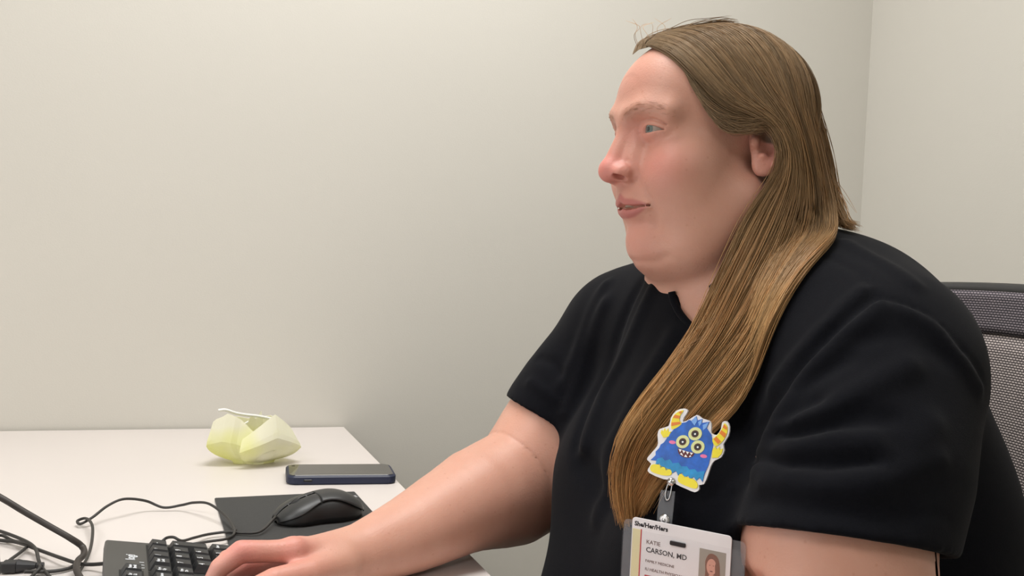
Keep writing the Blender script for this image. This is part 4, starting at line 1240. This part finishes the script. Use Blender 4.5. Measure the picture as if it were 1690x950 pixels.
# far side and back of the head: a fall of hair down the back
def scalp_pt(az, el, lift=.004):     # azimuth from face (deg, + = her left), elevation
    a, e = math.radians(az), math.radians(el)
    d = A([math.cos(e) * math.cos(a), math.cos(e) * math.sin(a), math.sin(e)])
    r_ = A([.091, .0745, .080]) + lift
    t = 1 / math.sqrt(((d / r_) ** 2).sum()); q = d * t
    return H(-.008 + q[0], q[1], .046 + q[2])
farside = []
for az in (-58, -80, -105, -130, -155, -178, 155):
    P0 = H(.02 - abs(abs(az) - 60) * .0006, -.004 if az < 0 else .002, .128)
    g = [P0, scalp_pt(az, 55), scalp_pt(az, 25), scalp_pt(az, -8), scalp_pt(min(az, az * .5 - 90) if az < 0 else az, -30, .008)]
    g += [B(.575, .012, 1.105), B(.555, .055, 1.085), B(.52, .088, 1.05)]
    farside.append(np.array(g))
P, dep, ci = strands(farside, 900, .004, 13, clump=30); emit(settle(P, dep), ci, 3, .0005, tmax=.5)
# front hairline on her far side of the part, swept back, with a few loose hairs
front = guides_to_3d([
 [(1044,90,-.018),(1050,78,-.020),(1066,68,-.024),(1092,62,-.030),(1130,60,-.036),(1180,60,-.044)],
 [(1054,82,-.008),(1062,70,-.010),(1084,60,-.014),(1110,55,-.020),(1150,52,-.026),(1200,50,-.030)],
 [(1072,77,.004),(1082,66,.002),(1100,57,-.002),(1130,50,-.006),(1170,46,-.010),(1215,44,-.014)]])
P, dep, ci = strands(front, 420, .002, 14, clump=10); emit(settle(P, dep, thick=.005), ci, 4, tmax=.15)
# temple hair drawn back to the ear
temple = guides_to_3d([
 [(1128,120,.050),(1160,160,.064),(1195,190,.074),(1230,200,.082),(1262,200,.088)],
 [(1150,158,.062),(1175,180,.070),(1205,198,.076),(1235,204,.083),(1262,203,.088)],
 [(1168,182,.068),(1190,202,.073),(1215,208,.078),(1240,206,.084),(1262,205,.089)],
 [(1185,205,.071),(1202,216,.074),(1222,216,.078),(1243,208,.084),(1264,206,.089)]])
P, dep, ci = strands(temple, 420, .0015, 15, clump=14, wander=.001); emit(settle(P, dep, thick=.003), ci, 5, .00030, tmax=.2)
# fly-aways
fly = []
r = np.random.default_rng(21)
for i in range(26):
    if i < 7:
        x = r.uniform(1040, 1095); q = [(x, 78, 0), (x - 6, 58, 0), (x - r.uniform(-8, 14), 44, -.005), (x - r.uniform(-25, 22), 38 - r.uniform(0, 12), -.01)]
    elif i < 18:
        y = r.uniform(240, 330); q = [(1345 + (y - 240) * .15, y, .06), (1368 + (y - 240) * .2, y + 40, .07), (1385 + r.uniform(0, 14), y + 75, .08), (1395 + r.uniform(0, 20), min(y + 110, 392), .09)]
    else:
        y = r.uniform(520, 640); x = 1165 - (y - 520) * .6; q = [(x + 20, y, .11), (x - 14, y + 20, .118), (x - 30 - r.uniform(0, 20), y + 50, .12), (x - 20 - r.uniform(0, 30), y + 85, .12)]
    fly.append(resample(np.array([atY(*a[:2], YC - a[2]) for a in q]), NP))
P = settle(np.array(fly), np.full(len(fly), .3)); emit(P, np.arange(len(fly)), 6, .00022, 1.2)
V = np.concatenate(HV); F = np.concatenate(HF); C = np.concatenate(HC)
hme = fast_mesh('hair', V, F, 'brown_hair')
ca = hme.color_attributes.new('strand', 'FLOAT_COLOR', 'POINT')
ca.data.foreach_set('color', np.concatenate([C, np.ones((len(C), 1))], 1).astype(np.float32).ravel())
ho = rel(link('hair', hme), person); ho['label'] = 'long straight brown hair falling over one shoulder'; ho['kind'] = 'stuff'
# eyebrows: fine pale brown hairs
for s in (1, -1):
    r = np.random.default_rng(5); n = 60; m = 4
    P = np.zeros((n, m, 3))
    for i in range(n):
        e = r.uniform(0, 1); w_ = r.normal(0, .0018)
        c = np.array([np.interp(e, [0, .35, .75, 1], [.1055, .1040, .0910, .079]), s * np.interp(e, [0, .35, .75, 1], [.010, .022, .041, .049]), np.interp(e, [0, .35, .75, 1], [.029, .0335, .0345, .0285]) + w_])
        d = np.array([-.35, s * .8, .35 - .7 * e]) * .006
        for k in range(m): P[i, k] = H(*(c + d * k / (m - 1)))
    P = settle(P, np.zeros(n), margin=.0004)
    V, F, _ = strand_mesh(P, np.full(n, .00010), np.zeros((n, m, 3)))
    rel(link('eyebrow', fast_mesh('eyebrow', V, F, 'brow_hair')), person)

# ================================================================== badge reel and identity badge
def badge_frame(px, py, azim, nz, samples, lift=0.0):
    """upright plane facing the viewer's side of her chest, brought forward until it clears the shirt"""
    a = math.radians(azim); n = np.array([math.cos(a), math.sin(a), nz]); n /= np.linalg.norm(n)
    right = np.cross([0, 0, 1.0], n); right /= np.linalg.norm(right); up = np.cross(n, right)
    h = shirt.hit(px, py); d = ray(px, py); d /= np.linalg.norm(d); t = np.linalg.norm(h - CAM)
    for _ in range(60):
        p = CAM + d * t
        pts = np.array([p + right * x + up * y for x, y in samples])
        if (shirt.ev(pts) > .0025).all(): break
        t -= .001
    p = CAM + d * (t - lift)
    R = Matrix(np.stack([right, up, n], 1).tolist())
    return p, R
ZX0, ZY0 = 545., 270.
def mz(pts): return [((x - ZX0) * .000171, -((y - ZY0) - .123 * (x - ZX0)) * .0001607) for x, y in pts]
p, R = badge_frame(970 + ZX0 / 3.277, 660 + ZY0 / 3.277, 218, .12, [(-.03, -.03), (.03, -.03), (0, 0), (-.03, .02), (.03, .02), (0, .03)], .010)
reel = tag(empty('badge_reel', p, R), 'badge reel shaped as a three-eyed blue furry monster clipped to the shirt', 'badge reel')
extrude_poly('acrylic_plate', smooth_poly(mz([(447,110),(470,72),(510,60),(528,74),(512,105),(510,128),(545,112),(575,92),(602,110),(640,122),(650,152),(652,182),(680,190),(697,160),(700,128),(720,122),(737,150),(735,195),(715,235),(722,265),(710,300),(680,318),(665,345),(655,390),(640,435),(617,440),(620,462),(600,477),(560,464),(505,442),(495,424),(440,420),(365,392),(357,370),(370,345),(348,326),(352,308),(385,265),(395,240),(388,195),(397,165),(440,150)]), 2), 0, .0026, 'acrylic_white', reel)
extrude_poly('fur_body', mz([(470,165),(500,135),(525,130),(540,118),(552,122),(574,98),(582,120),(604,112),(604,132),(640,126),(630,158),(655,190),(668,240),(662,290),(655,340),(640,385),(634,424),(618,404),(604,420),(590,402),(572,414),(562,396),(545,408),(530,384),(512,398),(500,376),(482,388),(470,366),(450,378),(440,356),(420,366),(415,342),(394,350),(396,328),(366,326),(390,300),(388,282),(405,262),(410,245),(425,235),(445,200)]), .0026, .0032, 'print_blue', reel)
extrude_poly('fur_fringe', mz([(400,318),(425,310),(440,326),(465,318),(480,338),(510,334),(525,352),(552,350),(566,366),(592,362),(604,376),(640,370),(634,420),(618,402),(604,418),(590,400),(572,412),(562,394),(545,406),(530,382),(512,396),(500,374),(482,386),(470,364),(450,376),(440,354),(420,364),(415,340),(394,348)]), .0032, .0034, 'print_teal', reel)
for q in ([(552,124),(574,100),(581,122),(570,146)], [(586,128),(604,114),(603,134),(594,150)], [(610,142),(638,128),(628,156),(614,168)]):
    extrude_poly('hair_tuft', mz(q), .0032, .0035, 'print_light_blue', reel)
for q, st in (([(458,165),(452,135),(460,100),(482,78),(508,70),(495,95),(492,120),(505,138),(480,160)], [[(456,150),(454,132),(496,128),(502,138)], [(459,108),(468,92),(494,98),(492,112)], [(484,80),(494,74),(503,76),(496,88)]]),
              ([(662,215),(685,190),(705,155),(712,133),(728,150),(728,185),(712,220),(682,246)], [[(668,212),(680,198),(704,222),(692,236)], [(692,180),(701,166),(726,184),(720,204)], [(706,152),(711,138),(727,152),(727,166)]])):
    hn = extrude_poly('horn', smooth_poly(mz(q), 3), .0026, .0033, 'print_yellow', reel)
    for s_ in st: extrude_poly('horn_stripe', mz(s_), .0033, .0035, 'print_orange', hn)
for q in ([(404,186),(408,170),(416,180),(422,162),(430,176),(440,163),(444,180),(457,178),(446,204),(420,210)], [(668,262),(680,246),(686,262),(700,248),(702,264),(716,256),(712,282),(696,302),(668,304)]):
    extrude_poly('paw', mz(q), .0026, .0033, 'print_yellow', reel)
for q in ([(372,352),(402,346),(440,360),(476,374),(474,398),(432,400),(375,382)], [(520,390),(545,400),(590,414),(612,438),(606,458),(570,452),(516,428)]):
    extrude_poly('foot', smooth_poly(mz(q), 3), .0026, .0034, 'print_yellow', reel)
for ex, ey in ((577, 187), (520, 228), (596, 252)):
    e = extrude_poly('monster_eye', mz(ellipse(ex, ey, 33, 33, 28)), .0032, .0037, 'print_pale', reel)
    extrude_poly('eye_ring', mz(ellipse(ex, ey, 18, 18, 22)), .0037, .0039, 'print_brown', e)
    extrude_poly('pupil', mz(ellipse(ex, ey, 12, 12, 18)), .0039, .0041, 'print_black', e)
    extrude_poly('glint', mz(ellipse(ex + 1, ey + 1, 5, 5, 12)), .0041, .0042, 'print_white', e)
mo = extrude_poly('mouth', smooth_poly(mz([(500,262),(520,268),(545,276),(580,282),(572,302),(545,308),(520,300),(505,286)]), 3), .0032, .0036, 'print_maroon', reel)
for q in ([(503,264),(519,268),(512,281)], [(522,270),(538,274),(530,286)], [(541,276),(557,279),(549,291)], [(560,280),(577,283),(568,293)], [(512,290),(520,283),(529,299)], [(534,303),(541,291),(551,305)], [(557,304),(563,294),(570,301)]):
    extrude_poly('fang', mz(q), .0036, .0038, 'print_white', mo)
for ex, ey in ((468, 232), (628, 297)): extrude_poly('cheek', mz(ellipse(ex, ey, 17, 9, 18, .15)), .0032, .0034, 'print_pink', reel)
# swivel, clear strap and press stud below
def at(x, y): q = mz([(x, y)])[0]; return q
x, y = at(482, 432)
bm = bmesh.new(); bmesh.ops.create_cone(bm, cap_ends=True, segments=18, radius1=.0036, radius2=.0030, depth=.003); o = bm_obj('swivel', bm, 'chrome', reel, True); o.location = (x, y, .0042)
loop = [at(470, 440), at(464, 470), at(462, 500), at(470, 522), at(482, 514), at(488, 480), at(490, 445)]
tube('wire_loop', [(a, b, .0045) for a, b in loop], .0006, 'chrome', reel, n=5, sides=6)
st = extrude_poly('strap', mz([(436,474),(506,478),(506,560),(504,740),(440,732),(432,655),(428,565)]), .0030, .0042, 'clear_vinyl', reel)
for zz, rr, m_ in ((.0042, .0048, 'chrome'), (.0050, .0034, 'card_white'), (.0055, .0018, 'chrome')):
    bm = bmesh.new(); bmesh.ops.create_cone(bm, cap_ends=True, segments=20, radius1=rr, radius2=rr * .85, depth=.0009); o = bm_obj('press_stud', bm, m_, st, True); q = at(468, 622); o.location = (q[0], q[1], zz)
q = at(470, 518); bm = bmesh.new(); bmesh.ops.create_cone(bm, cap_ends=True, segments=16, radius1=.0024, radius2=.0024, depth=.0004); o = bm_obj('strap_hole', bm, 'print_black', st); o.location = (q[0], q[1], .0043)

CX = 477 * .0001755; CYH = .054
def cz(x, y): return (x - 245) * .0001755, -((y - 628) - .14 * (x - 245)) * .000168
p, R = badge_frame(970 + 245 / 3.277, 660 + 628 / 3.277, 218, .0, [(-.008, -.006), (.04, -.006), (.084, -.006), (.094, -.03), (-.008, -.03), (.04, -.03), (.04, -.055), (-.008, -.055), (.094, -.055)], .005)
idb = tag(empty('id_badge', p, R), 'white photo identity badge in a clear plastic holder hanging from the reel', 'badge')
def cslab(name, x0, y0, x1, y1, r, z0, z1, m_, parent=None):
    o = slab(name, (x1 - x0) / 2, (y1 - y0) / 2, r, z0, z1, m_, parent or idb, min(.0002, (z1 - z0) / 3)); o.location = ((x0 + x1) / 2, (y0 + y1) / 2, 0); return o
cslab('card', 0, -CYH, CX, 0, .003, 0, .0009, 'card_white')
cslab('holder_back', -.008, -CYH - .008, CX + .011, -.003, .004, -.0011, -.0003, 'clear_vinyl')
cslab('holder_front', -.008, -CYH - .008, CX + .011, -.0095, .004, .0013, .0018, 'clear_film')
cslab('cream_stripe', .0008, -CYH + .001, .0078, -.0092, .0004, .0009, .00098, 'card_cream')
cslab('red_stripe', .0079, -CYH + .001, .0089, -.0088, .0002, .0009, .00102, 'card_red')
zt = .0010
text('pronoun_line', 'She/Her/Hers', .0052, 'print_black', idb, .0022, -.0066, zt, .00016)
text('name_line', 'KATIE', .0046, 'print_brown', idb, .0132, -.0195, zt)
text('surname_line', 'CARSON, MD', .0058, 'print_black', idb, .0132, -.0262, zt, .00008)
text('title_line', 'FAMILY MEDICINE', .0031, 'print_brown', idb, .0132, -.0345, zt)
text('employer_line', 'IU HEALTH PHYSICIANS', .0033, 'print_brown', idb, .0132, -.0412, zt)
lg = cslab('emblem', .0132, -.0535, .0222, -.0450, .0003, .0009, .00105, 'card_red')
for i in range(3): extrude_poly('emblem_mark', [(-.0030 + i * .0024, -.0012), (-.0018 + i * .0024, -.0012), (-.0018 + i * .0024, .0030), (-.0030 + i * .0024, .0030)], .00105, .00113, 'print_white', lg)
extrude_poly('emblem_mark', [(-.0034, -.0024), (.0034, -.0024), (.0034, -.0010), (-.0034, -.0010)], .00105, .00113, 'print_white', lg)
sl = cslab('slot', *cz(437, 752), *cz(512, 742), .0009, .0009, .0022, 'print_black')
x0, y1 = cz(578, 758); x1, y0 = x0 + .0215, y1 - .0305
ph = cslab('portrait', x0, y0, x1, y1, .0003, .0009, .00105, 'photo_backdrop')
w_, h_ = x1 - x0, y1 - y0
extrude_poly('portrait_hair', smooth_poly([(-.0052, -.001), (-.0056, .006), (-.003, .0118), (.001, .0125), (.0045, .010), (.0062, .004), (.0066, -.006), (.0058, -.012), (.0030, -.011), (-.0046, -.008)], 3), .00105, .00112, 'photo_hair', ph)
extrude_poly('portrait_coat', [(-w_ / 2 + .0006, -h_ / 2 + .0004), (w_ / 2 - .0006, -h_ / 2 + .0004), (w_ / 2 - .0012, -.0095), (.004, -.0075), (-.004, -.0075), (-w_ / 2 + .001, -.0102)], .00112, .00118, 'photo_coat', ph)
extrude_poly('portrait_face', ellipse(-.0004, .0022, .0040, .0064, 24), .00112, .00120, 'photo_skin', ph)
extrude_poly('portrait_neck', [(-.0022, -.004), (.0022, -.004), (.0016, -.0100), (-.0018, -.0100)], .00118, .00122, 'photo_skin', ph)
extrude_poly('portrait_lock', smooth_poly([(.0024, .004), (.0046, .006), (.0066, -.002), (.0070, -.011), (.0050, -.0148), (.0022, -.0150), (.0034, -.008)], 3), .00122, .00126, 'photo_hair', ph)
for ex in (-.0018, .0012): extrude_poly('portrait_eye', ellipse(ex, .0034, .0006, .0003, 10), .00120, .00124, 'photo_hair', ph)
extrude_poly('portrait_mouth', ellipse(-.0003, -.0012, .0013, .0004, 12), .00120, .00124, 'print_maroon', ph)
